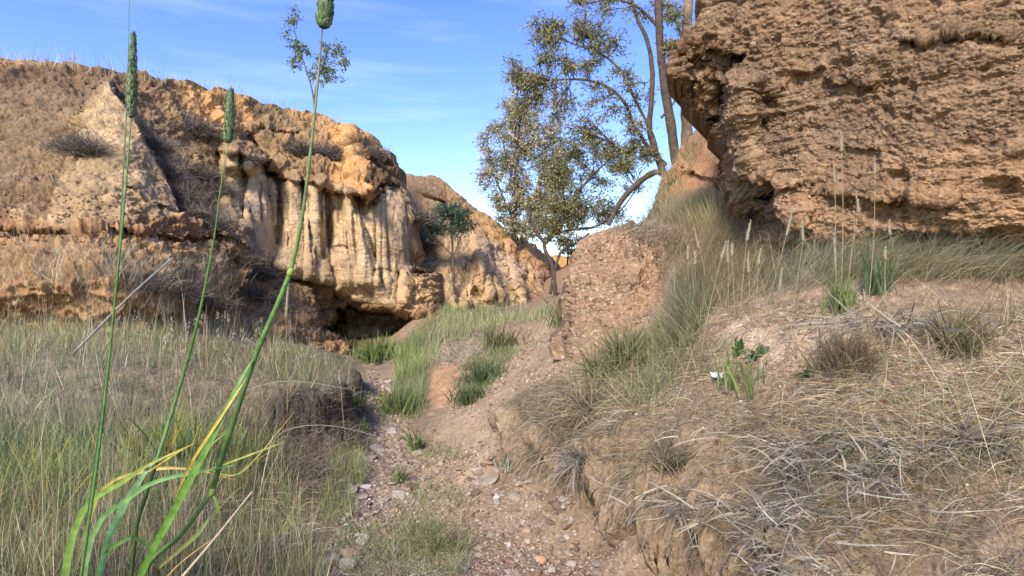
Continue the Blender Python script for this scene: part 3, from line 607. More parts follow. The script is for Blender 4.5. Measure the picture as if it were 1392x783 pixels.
def ribbon(mb, P, w_, c, twist=0.3, fold=.25, face=None):
    P = crv(P, 22) if len(P) < 15 else np.asarray(P); n = len(P); w_ = np.interp(np.linspace(0, 1, n), np.linspace(0, 1, len(w_)), w_)
    T = np.gradient(P, axis=0); T /= np.linalg.norm(T, axis=1, keepdims=True) + 1e-9
    f = np.array(face if face is not None else (0.25, -1, .2)); S_ = np.cross(T, f); S_ /= np.linalg.norm(S_, axis=1, keepdims=True) + 1e-9; N2 = np.cross(S_, T)
    an = np.linspace(-twist, twist, n)[:, None]; A = S_ * np.cos(an) + N2 * np.sin(an); B = np.cross(A, T)
    V = np.stack([P - A * w_[:, None] / 2 + B * w_[:, None] * fold / 2, P - B * .0002, P + A * w_[:, None] / 2 + B * w_[:, None] * fold / 2], 1)
    i = np.arange(n * 3).reshape(n, 3); q = np.concatenate([np.stack([i[:-1, k], i[:-1, k + 1], i[1:, k + 1], i[1:, k]], -1) for k in (0, 1)])
    C = np.repeat(np.asarray(c, float)[:, None], 3, 1).reshape(-1, 3) if np.ndim(c) == 2 else np.asarray(c)
    mb.add(V.reshape(-1, 3), [q], C)
def pxpts(L, D): return [at(x[0], x[1], x[2] if len(x) > 2 else D) for x in L]
def grad(cs, n):
    cs = np.array(cs); t = np.linspace(0, 1, n); return np.stack([np.interp(t, np.linspace(0, 1, len(cs)), cs[:, k]) for k in range(3)], 1)

# ------------------------------------------------------------------ ground cover (nobody could count it)
def sample(n, poly, d0, d1, nmask=None, thr=-1.0, sc_=2.0, seed=0):
    p = np.array(poly, float); out = []; got = 0; tries = 0
    while got < n and tries < 60:
        m = n * 3; u = rng.uniform(p[:, 0].min(), p[:, 0].max(), m); dd = np.exp(rng.uniform(math.log(d0), math.log(d1), m))
        X = (u - CX) / F * dd; Z = ground_z(X, dd); Q = np.stack([X, dd, Z], 1); a, b = proj(Q); k = inpoly(a, b, poly)
        if thr > -1: k &= fbm(Q, sc_, 3, seed) > thr
        Q = Q[k]; out.append(Q); got += len(Q); tries += 1
    Q = np.concatenate(out)[:n]; return Q
def pick(cs, n, jit=.15):
    cs = np.array(cs); k = rng.integers(0, len(cs), n); return cs[k] * (1 + rng.normal(0, jit, (n, 1)))
def updir(n, spread, lean=(0, 0)):
    return np.stack([rng.normal(lean[0], spread, n), rng.normal(lean[1], spread, n), np.ones(n)], 1)
STRAW = [S(208,188,148), S(186,166,130), S(220,206,172), S(164,146,114), S(196,168,126)]
GREY = [S(186,172,152), S(162,150,134), S(206,194,174), S(140,128,112), S(176,158,130)]
GRN = [S(132,150,88), S(118,140,84), S(152,162,104), S(140,152,106), S(168,168,116)]
BGRN = [S(134,156,84), S(152,172,98), S(120,142,80)]
OLIVE = [S(128,122,88), S(146,134,98), S(112,108,80), S(156,138,104)]
def cover(name, label, parts, mat):
    mb = MB()
    for Q, kw in parts:
        n = len(Q)
        if not n: continue
        pv = fbm(Q, .9, 3, 301) + .6 * fbm(Q, 3.5, 2, 303); colr = 1.25 * pick(kw['c'], n, .25) * (1 + .35 * pv)[:, None]; colr = colr + (colr.mean(1, keepdims=True) * np.array([1.0, 1.06, .78]) - colr) * (ss(fbm(Q, 1.1, 3, 305), .0, .5) * (.5 if name != 'dry_grass' else .0))[:, None]; colr = colr * (.95 if name == 'dry_grass' else 1.15)
        lo, hi = kw['len']; w0, w1 = kw['w']; L = rng.uniform(lo, hi, n)
        L = L * np.clip(1 + .55 * fbm(Q, 1.3, 3, 307) + .35 * fbm(Q, 4, 2, 309), .35, 1.7)
        V, Fc, Cc = blades(Q - np.array([0, 0, .01]), updir(n, kw.get('sp', .25), kw.get('lean', (0, 0))) * np.array([1, 1, kw.get('up', 1)]), L, rng.uniform(w0, w1, n) * (.55 + .12 * Q[:, 1]), rng.uniform(*kw.get('dr', (.1, .5)), n), colr, kw.get('seg', 4), kw.get('clamp', .004), curl=kw.get('curl', .15))
        mb.add(V, Fc, Cc)
    return tag(mb.build(name, mat), label, kind='stuff')
def clumped(Q, k, spread):
    """k blades around each root"""
    P = np.repeat(Q, k, 0); P[:, :2] += rng.normal(0, 1, (len(P), 2)) * spread; P[:, 2] = ground_z(P[:, 0], P[:, 1]); return P
LB = [(-420,436),(300,446),(400,462),(470,480),(495,520),(470,560),(410,640),(440,800),(-60,800),(-60,2500),(440,2500)]
LB = [(-420,436),(300,446),(400,462),(470,480),(492,520),(470,545),(400,548),(385,600),(400,660),(445,830),(-420,830)]
cover('meadow_grass', 'thick mixed dry and green grass covering the left bank', [
  (clumped(sample(3000, LB, 1.6, 9, thr=-.35, sc_=2.2, seed=44), 5, .03), dict(len=(.08,.27), w=(.0022,.0045), c=STRAW + STRAW[:3] + GRN[1:] + GRN[1:], sp=.32, dr=(.1,.7))),
  (clumped(sample(3600, LB, 1.6, 9), 5, .02), dict(len=(.10,.30), w=(.002,.004), c=GRN + OLIVE, sp=.22, dr=(.05,.4))),
  (clumped(sample(420, [(-60,590),(380,600),(300,700),(-60,720)], 1.8, 5), 6, .03), dict(len=(.12,.34), w=(.0035,.006), c=BGRN + GRN[:2] + [S(190,170,70)], sp=.35, dr=(.1,.5))),
  (clumped(sample(330, LB, 1.6, 9), 3, .02), dict(len=(.4,.62), w=(.002,.0032), c=STRAW, sp=.14, dr=(.0,.15))),
  (clumped(sample(1400, [(-60,640),(420,620),(450,830),(-60,830)], 1.4, 4.5), 4, .05), dict(len=(.08,.26), w=(.002,.0045), c=STRAW[:4] + GREY + [S(186,150,112)], sp=1.4, up=.35, dr=(.3,1.2))),
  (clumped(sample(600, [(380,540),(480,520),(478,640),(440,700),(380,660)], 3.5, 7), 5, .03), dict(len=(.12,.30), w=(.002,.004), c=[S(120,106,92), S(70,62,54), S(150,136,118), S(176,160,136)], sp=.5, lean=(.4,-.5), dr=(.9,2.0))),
], M_GRASS)
C1 = [(535,520),(560,455),(600,425),(700,420),(745,425),(745,436),(690,440),(650,455),(600,480),(575,520),(570,560),(535,560)]
C2 = [(630,490),(690,462),(700,480),(672,520),(640,548),(618,540)]
cover('short_grass', 'short green grass growing on the hump and path edges below the cliff', [
  (clumped(sample(1500, C1, 6, 18), 6, .06), dict(len=(.10,.32), w=(.003,.005), c=GRN + [S(170,172,124), S(196,186,144), S(210,196,160)], sp=.25, dr=(.1,.5))),
  (clumped(sample(420, [(540,550),(540,480),(575,468),(580,520),(565,570)], 5.5, 12), 7, .04), dict(len=(.14,.34), w=(.003,.005), c=BGRN + GRN, sp=.25, dr=(.1,.6))),
  (clumped(sample(500, C2, 5, 10), 6, .05), dict(len=(.05,.17), w=(.003,.0045), c=GRN[1:4] + [S(104,118,84)], sp=.4, dr=(.2,.8))),
  (clumped(sample(260, [(590,470),(680,425),(770,425),(770,445),(700,500),(620,560),(600,520)], 5, 16), 6, .08), dict(len=(.06,.2), w=(.0025,.004), c=GRN + OLIVE + GREY, sp=.5, dr=(.2,.9))),
  (clumped(sample(170, [(590,480),(640,450),(680,455),(640,490),(600,505)], 7, 12), 12, .08), dict(len=(.12,.3), w=(.0025,.004), c=GREY, sp=.8, dr=(.7,1.6))),
  (clumped(sample(260, [(425,830),(455,640),(490,520),(545,560),(620,620),(640,720),(640,830)], 3, 9, thr=-.1, sc_=2, seed=12), 8, .04), dict(len=(.05,.2), w=(.002,.004), c=GRN + OLIVE + BGRN[:1], sp=.45, dr=(.2,.9))),
  (clumped(sample(230, [(460,830),(500,700),(560,650),(640,680),(640,760),(600,830)], 2.8, 5), 6, .03), dict(len=(.05,.18), w=(.002,.0035), c=GRN + OLIVE + GREY[:3], sp=.6, dr=(.4,1.1))),
  (clumped(sample(110, [(430,700),(475,600),(500,640),(470,720)], 3, 6), 6, .02), dict(len=(.10,.28), w=(.002,.004), c=BGRN + GRN, sp=.25, dr=(.1,.4))),
], M_GRASS)
RB = [(690,560),(740,540),(770,500),(800,480),(900,450),(1000,420),(1130,410),(1640,430),(1640,830),(1080,830),(1040,755),(948,706),(878,664),(795,634),(728,608),(684,580)]
RB0 = list(RB); RB = [p for p in RB if p not in ((1640,830),(1080,830))]; RB = RB[:8] + [(1640,700),(1215,700),(1140,740),(1110,783),(1060,800)] + RB[8:]
RB2 = [(690,560),(770,500),(900,530),(1000,560),(1640,500),(1640,830),(1080,830),(1040,755),(948,706),(878,664),(795,634),(728,608),(684,580)]
cover('dry_grass', 'matted grey and straw coloured dry grass drooping over the right bank', [
  (clumped(sample(1400, RB2, 1.6, 5, thr=.0, sc_=2.6, seed=5), 7, .025), dict(len=(.08,.26), w=(.0022,.0042), c=GREY + STRAW + OLIVE[:2], sp=.9, lean=(-.35,-.35), up=.35, dr=(.8,2.2), clamp=.005)),
  (clumped(sample(2400, RB, 1.6, 5.5, thr=-.12, sc_=3, seed=77), 6, .05), dict(len=(.05,.22), w=(.0030,.006), c=STRAW + GREY + [S(200,160,124)], sp=1.6, up=.22, dr=(.3,1.5), clamp=.003)),
  (clumped(sample(700, [(684,545),(760,515),(840,590),(940,660),(1050,740),(1030,766),(876,682),(790,648),(728,620),(690,594)], 2.2, 5.2), 12, .035), dict(len=(.05,.17), w=(.002,.0036), c=GREY + OLIVE + STRAW[:2], sp=.8, lean=(-.3,-.4), up=.4, dr=(.9,2.2), clamp=.003)),
  (clumped(sample(120, [(690,596),(728,622),(795,648),(876,680),(944,722),(1030,766),(1040,750),(950,702),(880,660),(795,630),(728,606)], 2.2, 5.2), 9, .02), dict(len=(.12,.3), w=(.002,.004), c=GREY + STRAW[:2], sp=.3, lean=(-.8,-1.0), up=.2, dr=(1.4,2.6), clamp=-.6)),
  (clumped(sample(330, [(960,640),(1040,560),(1230,600),(1640,560),(1640,720),(1215,690),(1130,740),(1090,800),(1040,770),(950,700)], 1.6, 3.4, thr=0, sc_=3.5, seed=8), 8, .04), dict(len=(.10,.26), w=(.0032,.0055), c=[S(212,196,166), S(188,172,146), S(228,214,186), S(164,146,122)], sp=.9, lean=(-.7,-.9), up=.3, dr=(.0,1.0), clamp=.006, curl=.5)),
  (clumped(sample(420, [(690,585),(740,560),(860,630),(950,690),(1050,760),(1010,765),(870,675),(780,645)], 2.2, 4.6), 8, .03), dict(len=(.08,.24), w=(.002,.0035), c=GREY + OLIVE, sp=.45, lean=(-.5,-.6), up=.3, dr=(1.2,2.2), clamp=.003)),
  (clumped(sample(380, RB, 1.8, 5), 5, .025), dict(len=(.08,.24), w=(.0022,.004), c=OLIVE + GRN[2:], sp=.4, dr=(.2,.8))),
  (clumped(sample(210, RB, 1.8, 5), 2, .02), dict(len=(.25,.5), w=(.002,.003), c=STRAW, sp=.5, dr=(.1,.5))),
], M_STRAW)
# the hazy fine grass under the rock overhang
UB = [(885,300),(940,275),(1000,300),(1100,335),(1218,345),(1640,350),(1640,385),(1200,385),(1120,390),(1040,400),(975,420),(935,430),(935,370),(900,320)]
cover('fine_grass', 'fine olive brown grass sweeping along the foot of the rock face', [
  (clumped(sample(1900, UB, 3.2, 8), 9, .05), dict(len=(.18,.42), w=(.0018,.003), c=OLIVE[1:] + [S(164,146,120), S(186,166,136), S(176,164,120)], sp=.4, lean=(.25,-.3), up=.8, dr=(.4,1.3), clamp=.01)),
  (clumped(sample(200, [(905,300),(985,270),(1010,300),(960,330)], 4, 8), 10, .04), dict(len=(.2,.42), w=(.0018,.003), c=[S(186,178,120), S(170,160,112)] + STRAW[:2], sp=.3, dr=(.1,.6))),
  (clumped(sample(330, [(915,440),(930,380),(960,390),(960,440),(915,480)], 3.6, 6), 8, .04), dict(len=(.12,.35), w=(.002,.003), c=OLIVE + GREY + GRN[:1], sp=.35, lean=(-.15,-.3), dr=(.3,1))),
  (clumped(sample(150, [(800,520),(900,440),(960,440),(900,560),(820,560)], 3.2, 5.5), 8, .04), dict(len=(.12,.32), w=(.0025,.004), c=OLIVE + GRN + STRAW[:2], sp=.45, dr=(.3,1))),
], M_GRASS)
# grass on the cliff rims, mound top and slopes (rooted on the relief surfaces)
def on_surf(n, poly, which):
    p = np.array(poly, float); out = []
    for _ in range(n * 6):
        u, v = rng.uniform(p[:, 0].min(), p[:, 0].max()), rng.uniform(p[:, 1].min(), p[:, 1].max())
        if not inpoly(np.array([u]), np.array([v]), poly)[0]: continue
        h = surf(u, v, which)
        if h is not None: out.append(h)
        if len(out) >= n: break
    return np.array(out)
def around(Q, k, s): P = np.repeat(Q, k, 0); return P + rng.normal(0, s, P.shape) * np.array([1, .5, .4])
RIMF = [(a, b) for a, b in RIM if a > -200]
rim_strip = [(a, b + 2) for a, b in RIMF[:-4]] + [(a, b + 9) for a, b in RIMF[:-4][::-1]]
rim2 = [(548,240),(590,242),(640,283),(690,321),(745,353),(745,358),(690,327),(640,290),(590,248),(548,246)]
cover('rim_grass', 'dry wispy grass along the top edges of the cliffs', [
  (around(on_surf(700, rim_strip, [0]), 6, .08), dict(len=(.12,.5), w=(.003,.005), c=STRAW + [S(206,170,110)], sp=.3, dr=(.0,.4), clamp=None)),
  (around(on_surf(150, rim_strip, [0]), 2, .05), dict(len=(.5,1.0), w=(.0022,.0034), c=[S(140,140,120), S(170,160,130)], sp=.25, dr=(0,.3), clamp=None)),
  (around(on_surf(160, rim2, [1]), 6, .1), dict(len=(.1,.4), w=(.002,.003), c=STRAW + OLIVE, sp=.3, dr=(0,.5), clamp=None)),
  (around(on_surf(560, [(190,140),(230,150),(330,200),(300,300),(380,380),(420,460),(250,460),(174,420),(174,350),(300,350),(250,290)], [0]), 6, .06), dict(len=(.08,.26), w=(.0018,.003), c=GREY + STRAW[:2] + OLIVE[:1], sp=.5, dr=(.2,1), clamp=None)),
  (around(on_surf(700, [(-60,330),(174,345),(300,360),(400,420),(440,450),(420,470),(-60,450)], [0]), 8, .06), dict(len=(.1,.34), w=(.002,.0034), c=STRAW + GREY + GREY + GRN[3:], sp=.35, dr=(.1,.8), clamp=None)),
  (around(on_surf(260, [(225,125),(330,140),(400,160),(470,180),(530,215),(500,215),(440,180),(380,190),(300,170)], [0]), 5, .06), dict(len=(.05,.2), w=(.0018,.003), c=STRAW + OLIVE, sp=.5, dr=(.2,1), clamp=None)),
  (around(on_surf(200, [(555,255),(580,262),(600,300),(585,350),(560,330)], [1]), 6, .08), dict(len=(.1,.35), w=(.002,.003), c=GREY + OLIVE, sp=.5, dr=(.2,1), clamp=None)),
  (around(on_surf(420, [(900,300),(860,325),(870,290),(905,235),(950,190),(945,235),(920,275),(990,270),(990,300)], [3]), 7, .05), dict(len=(.1,.32), w=(.0018,.003), c=OLIVE[1:] + STRAW[2:] + GRN[2:3], sp=.45, dr=(.2,1), clamp=None)),
  (around(on_surf(260, [(800,312),(870,305),(930,318),(960,350),(900,340),(860,325)], [4]), 6, .04), dict(len=(.05,.2), w=(.0018,.0028), c=GREY + [S(120,104,100)], sp=.8, dr=(.4,1.4), clamp=None)),
  (around(on_surf(200, [(900,350),(960,350),(960,440),(915,460)], [4]), 7, .03), dict(len=(.1,.28), w=(.0018,.003), c=OLIVE + GREY, sp=.35, dr=(.4,1.2), clamp=None)),
  (around(on_surf(260, [(915,315),(960,340),(960,450),(925,470),(915,400)], [4]), 9, .04), dict(len=(.1,.3), w=(.002,.0032), c=OLIVE + STRAW[1:3] + GREY, sp=.4, lean=(-.2,-.5), dr=(.5,1.6), clamp=None)),
  (around(on_surf(60, [(975,240),(1010,290),(1060,320),(1000,320)], [2, 3]), 5, .03), dict(len=(.08,.2), w=(.002,.003), c=OLIVE, sp=.5, dr=(.4,1.2), clamp=None)),
], M_STRAW)

# ------------------------------------------------------------------ stones
def stone_mesh(name, r, seed, c, flat=.6):
    import bmesh
    bm = bmesh.new(); bmesh.ops.create_icosphere(bm, subdivisions=3, radius=1.0)
    V = np.array([v.co[:] for v in bm.verts]); Fc = np.array([[v.index for v in f.verts] for f in bm.faces]); bm.free()
    rr = np.random.default_rng(seed); ax = rr.uniform(.7, 1.2, 3) * np.array([1.15, .9, flat])
    for _ in range(7):                                   # knock flats off the ball
        nrm = rr.normal(0, 1, 3); nrm /= np.linalg.norm(nrm); h = rr.uniform(.55, .85); s = V @ nrm; V = V - np.clip(s - h, 0, None)[:, None] * nrm * .9
    V = V * (1 + .07 * fbm(V, 2.2, 3, seed))[:, None] * ax * r
    return raw_mesh(name, V, [Fc], np.broadcast_to(c, V.shape) * (1 + .12 * fbm(V / r, 1.5, 3, seed + 3))[:, None], M_STONE, smooth=True)
SC = dict(pale=S(206,186,160), tan=S(188,152,112), grey=S(182,160,132), orange=S(206,154,96), white=S(224,210,190), brown=S(146,112,84))
def put_stone(px, py, rpx, cname, label, group=None, flat=.6, seed=0):
    h = surf(px, py, [5])
    if h is None: return
    r = rpx / F * h[1]; me = stone_mesh('stone', r, seed + int(px * 7 + py), SC[cname], flat)
    o = link('stone', me); o.location = (h[0], h[1] + r * .3, h[2] + r * flat * .25); o.rotation_euler = (rng.uniform(-.3, .3), rng.uniform(-.3, .3), rng.uniform(0, 6))
    tag(o, label, 'stone', group)
for a in [(699,679,13,'grey','largest pale grey stone below the lip of the right bank'), (676,679,8,'white','small cream stone just left of the largest pale grey stone'),
  (734,763,10,'orange','orange tan stone low in the rubble at the bottom of the photo'), (716,725,9,'tan','tan stone halfway up the rubble below the bank'),
  (692,743,6,'white','small upright white stone at the bottom of the rubble'), (660,655,18,'grey','wide flat grey slab on the sandy path', None, .25),
  (540,675,14,'pale','flat pale slab lying across the gully floor', None, .3), (497,664,8,'white','whitish stone at the left edge of the stony gully floor'),
  (472,770,12,'pale','pale rounded stone at the bottom left of the gully floor'), (770,717,12,'brown','brown stone lodged in the crumbling bank face'),
  (515,612,12,'pale','flat pale stone where the stony floor narrows', None, .35), (600,632,8,'pale','cream stone in the middle of the gully below the hump'),
  (570,620,13,'grey','greyish flat stone beside the grass tuft on the gully floor', None, .4), (760,690,10,'brown','dark brown stone wedged beside the hanging roots'),
  (648,540,6,'tan','small tan stone at the top of the sandy path'), (530,590,16,'pale','broad pale flagstone at the narrow end of the path', None, .2),
  (520,545,18,'pale','long worn slab near the cave end of the floor', None, .15), (745,700,8,'tan','tan stone beside the dark brown wedged stone')]:
    put_stone(*a)
for k in range(20):
    v_ = rng.uniform(520, 780); put_stone(np.interp(v_, [520, 600, 780], [515, 505, 520]) + rng.normal(0, 22 + (v_ - 520) * .12), v_, rng.uniform(7, 15), ['pale', 'tan', 'pale', 'tan'][k % 4], 'flat pale stone slab bedded in the gully floor', 'flat pale slabs in the gully floor', .25, 400 + k)
sq = np.concatenate([sample(90, [(440,800),(480,640),(505,520),(540,560),(620,600),(680,620)], 2.8, 8), sample(190, [(640,620),(690,630),(780,675),(870,705),(980,790),(620,800)], 2.6, 5)])
for k, q in enumerate(sq):
    r = rng.choice([3.0, 4, 5, 6, 8]) / F * q[1] * rng.uniform(.7, 1.2); fl = rng.uniform(.35, .7)
    o = link('stone', stone_mesh('stone', r, 900 + k, SC[rng.choice(['pale', 'tan', 'tan', 'brown', 'grey', 'pale'])] * rng.uniform(.75, 1.0), fl)); o.location = (q[0], q[1], q[2] + r * fl * .2)
    o.rotation_euler = (rng.uniform(-.3, .3), rng.uniform(-.3, .3), rng.uniform(0, 6)); tag(o, 'small loose stone scattered in the rubble of the gully floor', 'stone', 'small stones scattered in the rubble')
# gravel: nobody could count it
import bmesh
bm = bmesh.new(); bmesh.ops.create_icosphere(bm, subdivisions=1, radius=1.0); IV = np.array([v.co[:] for v in bm.verts]); IF = np.array([[v.index for v in f.verts] for f in bm.faces]); bm.free()
def gravel(Q, lo, hi, cs):
    mb = MB(); n = len(Q)
    r = (rng.uniform(lo, hi, n) ** 1)[:, None, None] * (Q[:, 1] / F)[:, None, None]
    V = IV[None] * (1 + rng.normal(0, .16, (n, len(IV), 1))) * rng.uniform(.5, 1.3, (n, 1, 3)) * np.array([1, 1, .7]) * r
    a = rng.uniform(0, 6.3, n); ca, sa = np.cos(a)[:, None], np.sin(a)[:, None]; V = np.stack([V[..., 0] * ca - V[..., 1] * sa, V[..., 0] * sa + V[..., 1] * ca, V[..., 2]], -1) + Q[:, None]
    Fc = (np.arange(n) * len(IV))[:, None, None] + IF[None]; mb.add(V.reshape(-1, 3), [Fc.reshape(-1, 3)], np.repeat(pick(cs, n, .15), len(IV), 0)); return mb
cs = [SC['pale'], SC['tan'], SC['tan'], SC['brown'], SC['brown'], SC['grey'], SC['grey']]
FL = [(430,810),(475,640),(500,500),(535,520),(560,600),(620,600),(690,600),(790,670),(990,800)]
g = gravel(np.concatenate([sample(7500, FL, 2.8, 10), sample(900, [(600,560),(700,470),(770,440),(780,500),(690,580)], 4, 11), sample(2600, RB, 1.8, 5)]), .7, 3.4, cs)
tag(g.build('gravel', M_STONE, smooth=False), 'loose gravel on the gully floor and banks', kind='stuff')
mq = on_surf(900, [(776,335),(800,318),(870,312),(930,330),(915,460),(780,480)], [4])
tag(gravel(mq, .6, 2.6, [SC['pale'], SC['tan'], SC['tan'], SC['brown'], SC['tan'] * .8]).build('embedded_gravel', M_STONE, smooth=False), 'gravel stuck in the face of the earth mound', kind='stuff')
rq = on_surf(1500, [(915,60),(1000,40),(1218,20),(1390,20),(1390,320),(1060,310),(985,240),(930,130)], [2])
tag(gravel(rq, .8, 3.4, [S(176,136,98), S(150,116,84), S(196,156,116)]).build('embedded_pebbles', M_ROCK, smooth=False), 'pebbles stuck in the brown rock face', kind='stuff')
dq = on_surf(600, [(-60,262),(174,262),(240,298),(330,322),(350,345),(200,335),(-60,330)], [0])
tag(gravel(dq, .7, 2.6, [S(176,132,98), S(150,112,84), S(206,170,140)]).build('debris', M_ROCK, smooth=False), 'crumbly debris on the ledge below the pale fin', kind='stuff')

# ------------------------------------------------------------------ dry shrubs and tufts
def shrub(px, py, rpx, label, cs, which=range(6), n=320, name='dry_shrub', cat='shrub', group='dry shrubs on the cliff', w=1.0, up=.35, hgt=1.0):
    h = surf(px, py + rpx * .5, which)
    if h is None: return
    r = rpx / F * h[1]; mb = MB(); q = np.zeros((n, 3)) + rng.normal(0, .22 * r, (n, 3)) * np.array([1.6, .6, .5])
    q[:, 0] += rng.normal(0, .35 * r, n)
    d = rng.normal(0, 1, (n, 3)); d[:, 2] = np.abs(d[:, 2]) * hgt + up; d[:, 1] -= .3
    V, Fc, Cc = blades(q, d, rng.uniform(.5, 1.25, n) * r, np.full(n, w * 1.3 / F * h[1]), rng.uniform(.1, .9, n), pick(cs, n, .2), 4, None, curl=.7)
    mb.add(V, Fc, Cc); o = mb.build(name, M_STRAW); o.location = h + np.array([0, -.02, 0]); tag(o, label, cat, group)
    return o
DG = [S(136,126,116), S(156,144,130), S(110,100,92), S(176,160,140), S(134,118,98)]
for a in [(206,190,22,'grey dry shrub at the top of the ravine beside the pale fin'), (222,222,24,'grey shrub halfway down the edge of the pale fin'), (240,258,24,'grey shrub just above the foot of the pale fin'),
  (262,282,20,'grey shrub right of the foot of the pale fin'), (262,165,26,'brown grey shrub high on the slope under the orange rim'), (275,232,18,'small grey shrub in the middle of the ravine'),
  (300,255,16,'grey shrub against the left side of the first pillar'), (330,345,20,'dark bluish shrub at the foot of the first pillar'), (355,368,18,'grey shrub below the base of the second pillar'),
  (345,395,18,'pale grey shrub under the dark bluish one'), (408,198,18,'purple grey shrub under the orange rim, left half of the pair'), (445,202,20,'purple grey shrub under the orange rim, right half of the pair'),
  (300,300,18,'grey shrub low in the ravine'), (505,205,14,'dark scrub on top of the cap block with its shade side painted dark'), (566,290,17,'dark shrub in the shaded gap between the two bluffs'), (575,325,15,'lower dark shrub between the two bluffs'),
  (200,375,26,'grey dry shrub on the slope at the left edge under the debris ledge'), (245,385,24,'grey tangled shrub right of the one at the left edge'), (290,405,20,'thin grey shrub on the lower slope above the meadow'),
  (110,190,26,'grey shrub beyond the left side of the pale fin'), (345,215,9,'tiny dark shrub on the ledge cap')]:
    shrub(a[0], a[1], a[2] * 1.25, a[3], DG, [0, 1], 700, up=.2, w=.75)
def tuft(px, py, h_px, label, cs, n=90, sp=.35, wpx=2.2, dr=(.1, .7), lean=(0, 0), name='grass_tuft', which=(5,), spread=.12):
    h = surf(px, py, which)
    if h is None: return
    H = h_px / F * h[1]; q = rng.normal(0, spread * H, (n, 3)) * np.array([1, 1, 0])
    dv_ = updir(n, sp, lean)
    if lean != (0, 0): dv_[:, 2] = rng.uniform(-.5, .9, n)
    if lean != (0, 0): dr = (0, dr[1] * .7)
    V, Fc, Cc = blades(q, dv_, rng.uniform(.35, 1.15, n) * H, np.full(n, wpx / F * h[1]) * rng.uniform(.6, 1.2, n), rng.uniform(*dr, n), pick(cs, n, .15), 5, None, curl=.15 if lean == (0, 0) else .6)
    o = MB().add(V, Fc, Cc).build(name, M_GRASS); o.location = h; tag(o, label, 'grass tuft', 'grass tufts'); return o
tuft(512, 490, 40, 'bright green grass tuft in front of the cave mouth', BGRN, 260, .35, 2.2, spread=.3)
tuft(566, 612, 42, 'bright green tuft at the foot of the hump by the stony floor', BGRN, 60, .4, 3)
tuft(495, 590, 24, 'small green tuft on the stony floor near the left bank', BGRN, 40, .35, 2.2)
tuft(485, 560, 36, 'green tuft at the right edge of the left bank undercut', BGRN + GRN, 140, .35, 2)
tuft(545, 655, 30, 'grey green tuft in the middle of the gully floor', GRN, 60, .6, 2)
tuft(600, 745, 46, 'wide sprawling grey green tuft on the gully floor at the bottom', [S(128,136,96), S(144,148,112), S(110,118,80)], 120, .9, 1.8, (.4, 1.2), spread=.3)
tuft(545, 560, 42, 'dense green tuft on the left flank of the hump', GRN + BGRN, 220, .3, 2, spread=.3)
tuft(660, 520, 34, 'dark green tuft at the top of the sandy path, left side', [S(96,112,76), S(110,124,84)], 200, .4, 2, spread=.4)
tuft(640, 548, 30, 'dark green tuft just below another on the left of the sandy path', [S(96,112,76), S(110,124,84)], 180, .4, 2, spread=.4)
tuft(680, 470, 34, 'grey green tuft high on the hump in front of the far bluff', GRN[3:] + OLIVE, 160, .35, 2, spread=.4)
tuft(770, 445, 46, 'tall green tuft at the foot of the gravelly mound', GRN, 140, .3, 2.2, spread=.3)
tuft(850, 500, 70, 'olive and green tussock with dark leaves below the gravelly mound', OLIVE + GRN + BGRN[:1], 260, .45, 2.6, (.2, 1), spread=.15)
tuft(812, 510, 60, 'long bladed pale tussock left of the dark leaved one', STRAW[:2] + GRN, 140, .6, 2.6, (.3, 1.1))
tuft(1145, 425, 62, 'bright green upright tuft under the right overhang', BGRN + GRN, 110, .2, 2.6)
tuft(1192, 400, 90, 'blue green tall tuft near the right edge of the rock', [S(120,140,104), S(104,130,84)], 60, .2, 2.6, (.05, .4))
tuft(1022, 540, 70, 'bright green blades in the middle of the right bank', BGRN, 18, .16, 3.0, (.05, .3))
tuft(995, 528, 80, 'pale green blades left of the bright ones on the bank', GRN + BGRN, 24, .2, 2.6, (.05, .4))
tuft(945, 440, 60, 'green grass tuft on the shoulder between mound and bank', GRN + OLIVE, 160, .3, 2)
tuft(685, 640, 44, 'thin pale grass tuft hanging at the left end of the bank lip', [S(190,196,170), S(150,156,120)], 30, .4, 2, which=(5,))
tuft(800, 560, 60, 'dry tussock of straw blades above the bank lip', STRAW + GREY, 200, .6, 2.6, (.4, 1.3), lean=(-.3, -.3))
tuft(790, 625, 70, 'white grey tussock spilling over the bank lip', [S(190,178,160), S(164,152,136)], 110, .5, 2.4, (1.6, 2.6), lean=(-.3, -.5))
tuft(910, 640, 70, 'olive wiry tuft above the clay lump of the bank lip', OLIVE + GREY, 240, .5, 2, (.2, 1))
tuft(1150, 505, 70, 'fine brown wiry tuft on the right of the bare patch', [S(122,106,84), S(140,120,96)], 360, .45, 1.5, (.1, .7), spread=.25)
for px, py, l in [(1205, 440, 'silvery dry tussock at the right edge under the rock'), (1100, 610, 'grey dry tussock in the centre of the right bank'), (1160, 640, 'long grey tussock hanging toward the bottom right'), (1090, 690, 'thick grey tussock hanging at the bottom of the bank'),
                  (1010, 680, 'grey tussock on the left of the hanging ones'), (930, 680, 'short grey tussock hanging over the clay bank edge'), (1210, 600, 'straw tussock at the right side above the bare clay'), (1090, 755, 'lowest grey tussock hanging off the bank')]:
    tuft(px, py, 82, l, [S(212,200,178), S(188,176,156), S(228,218,198), S(160,148,130)], 210, .75, 2.5, (.1, 1.3), lean=(-.7, -1.1), spread=.55)
tuft(1330, 600, 95, 'grey tussock far right on the bank', GREY, 200, .6, 3.0, (.9, 2.0), lean=(-.25, -.45)); tuft(1300, 480, 80, 'olive tuft far right under the rock', OLIVE, 200, .5, 2.4)
tuft(365, 765, 60, 'silvery grass tuft at the bottom of the left bank', [S(180,176,170), S(150,146,136)], 90, .8, 2.4, (.4, 1.3))
tuft(235, 640, 110, 'green leafy tuft behind the tall stalks on the left bank', BGRN + [S(200,180,80)], 60, .45, 4, (.2, .8))
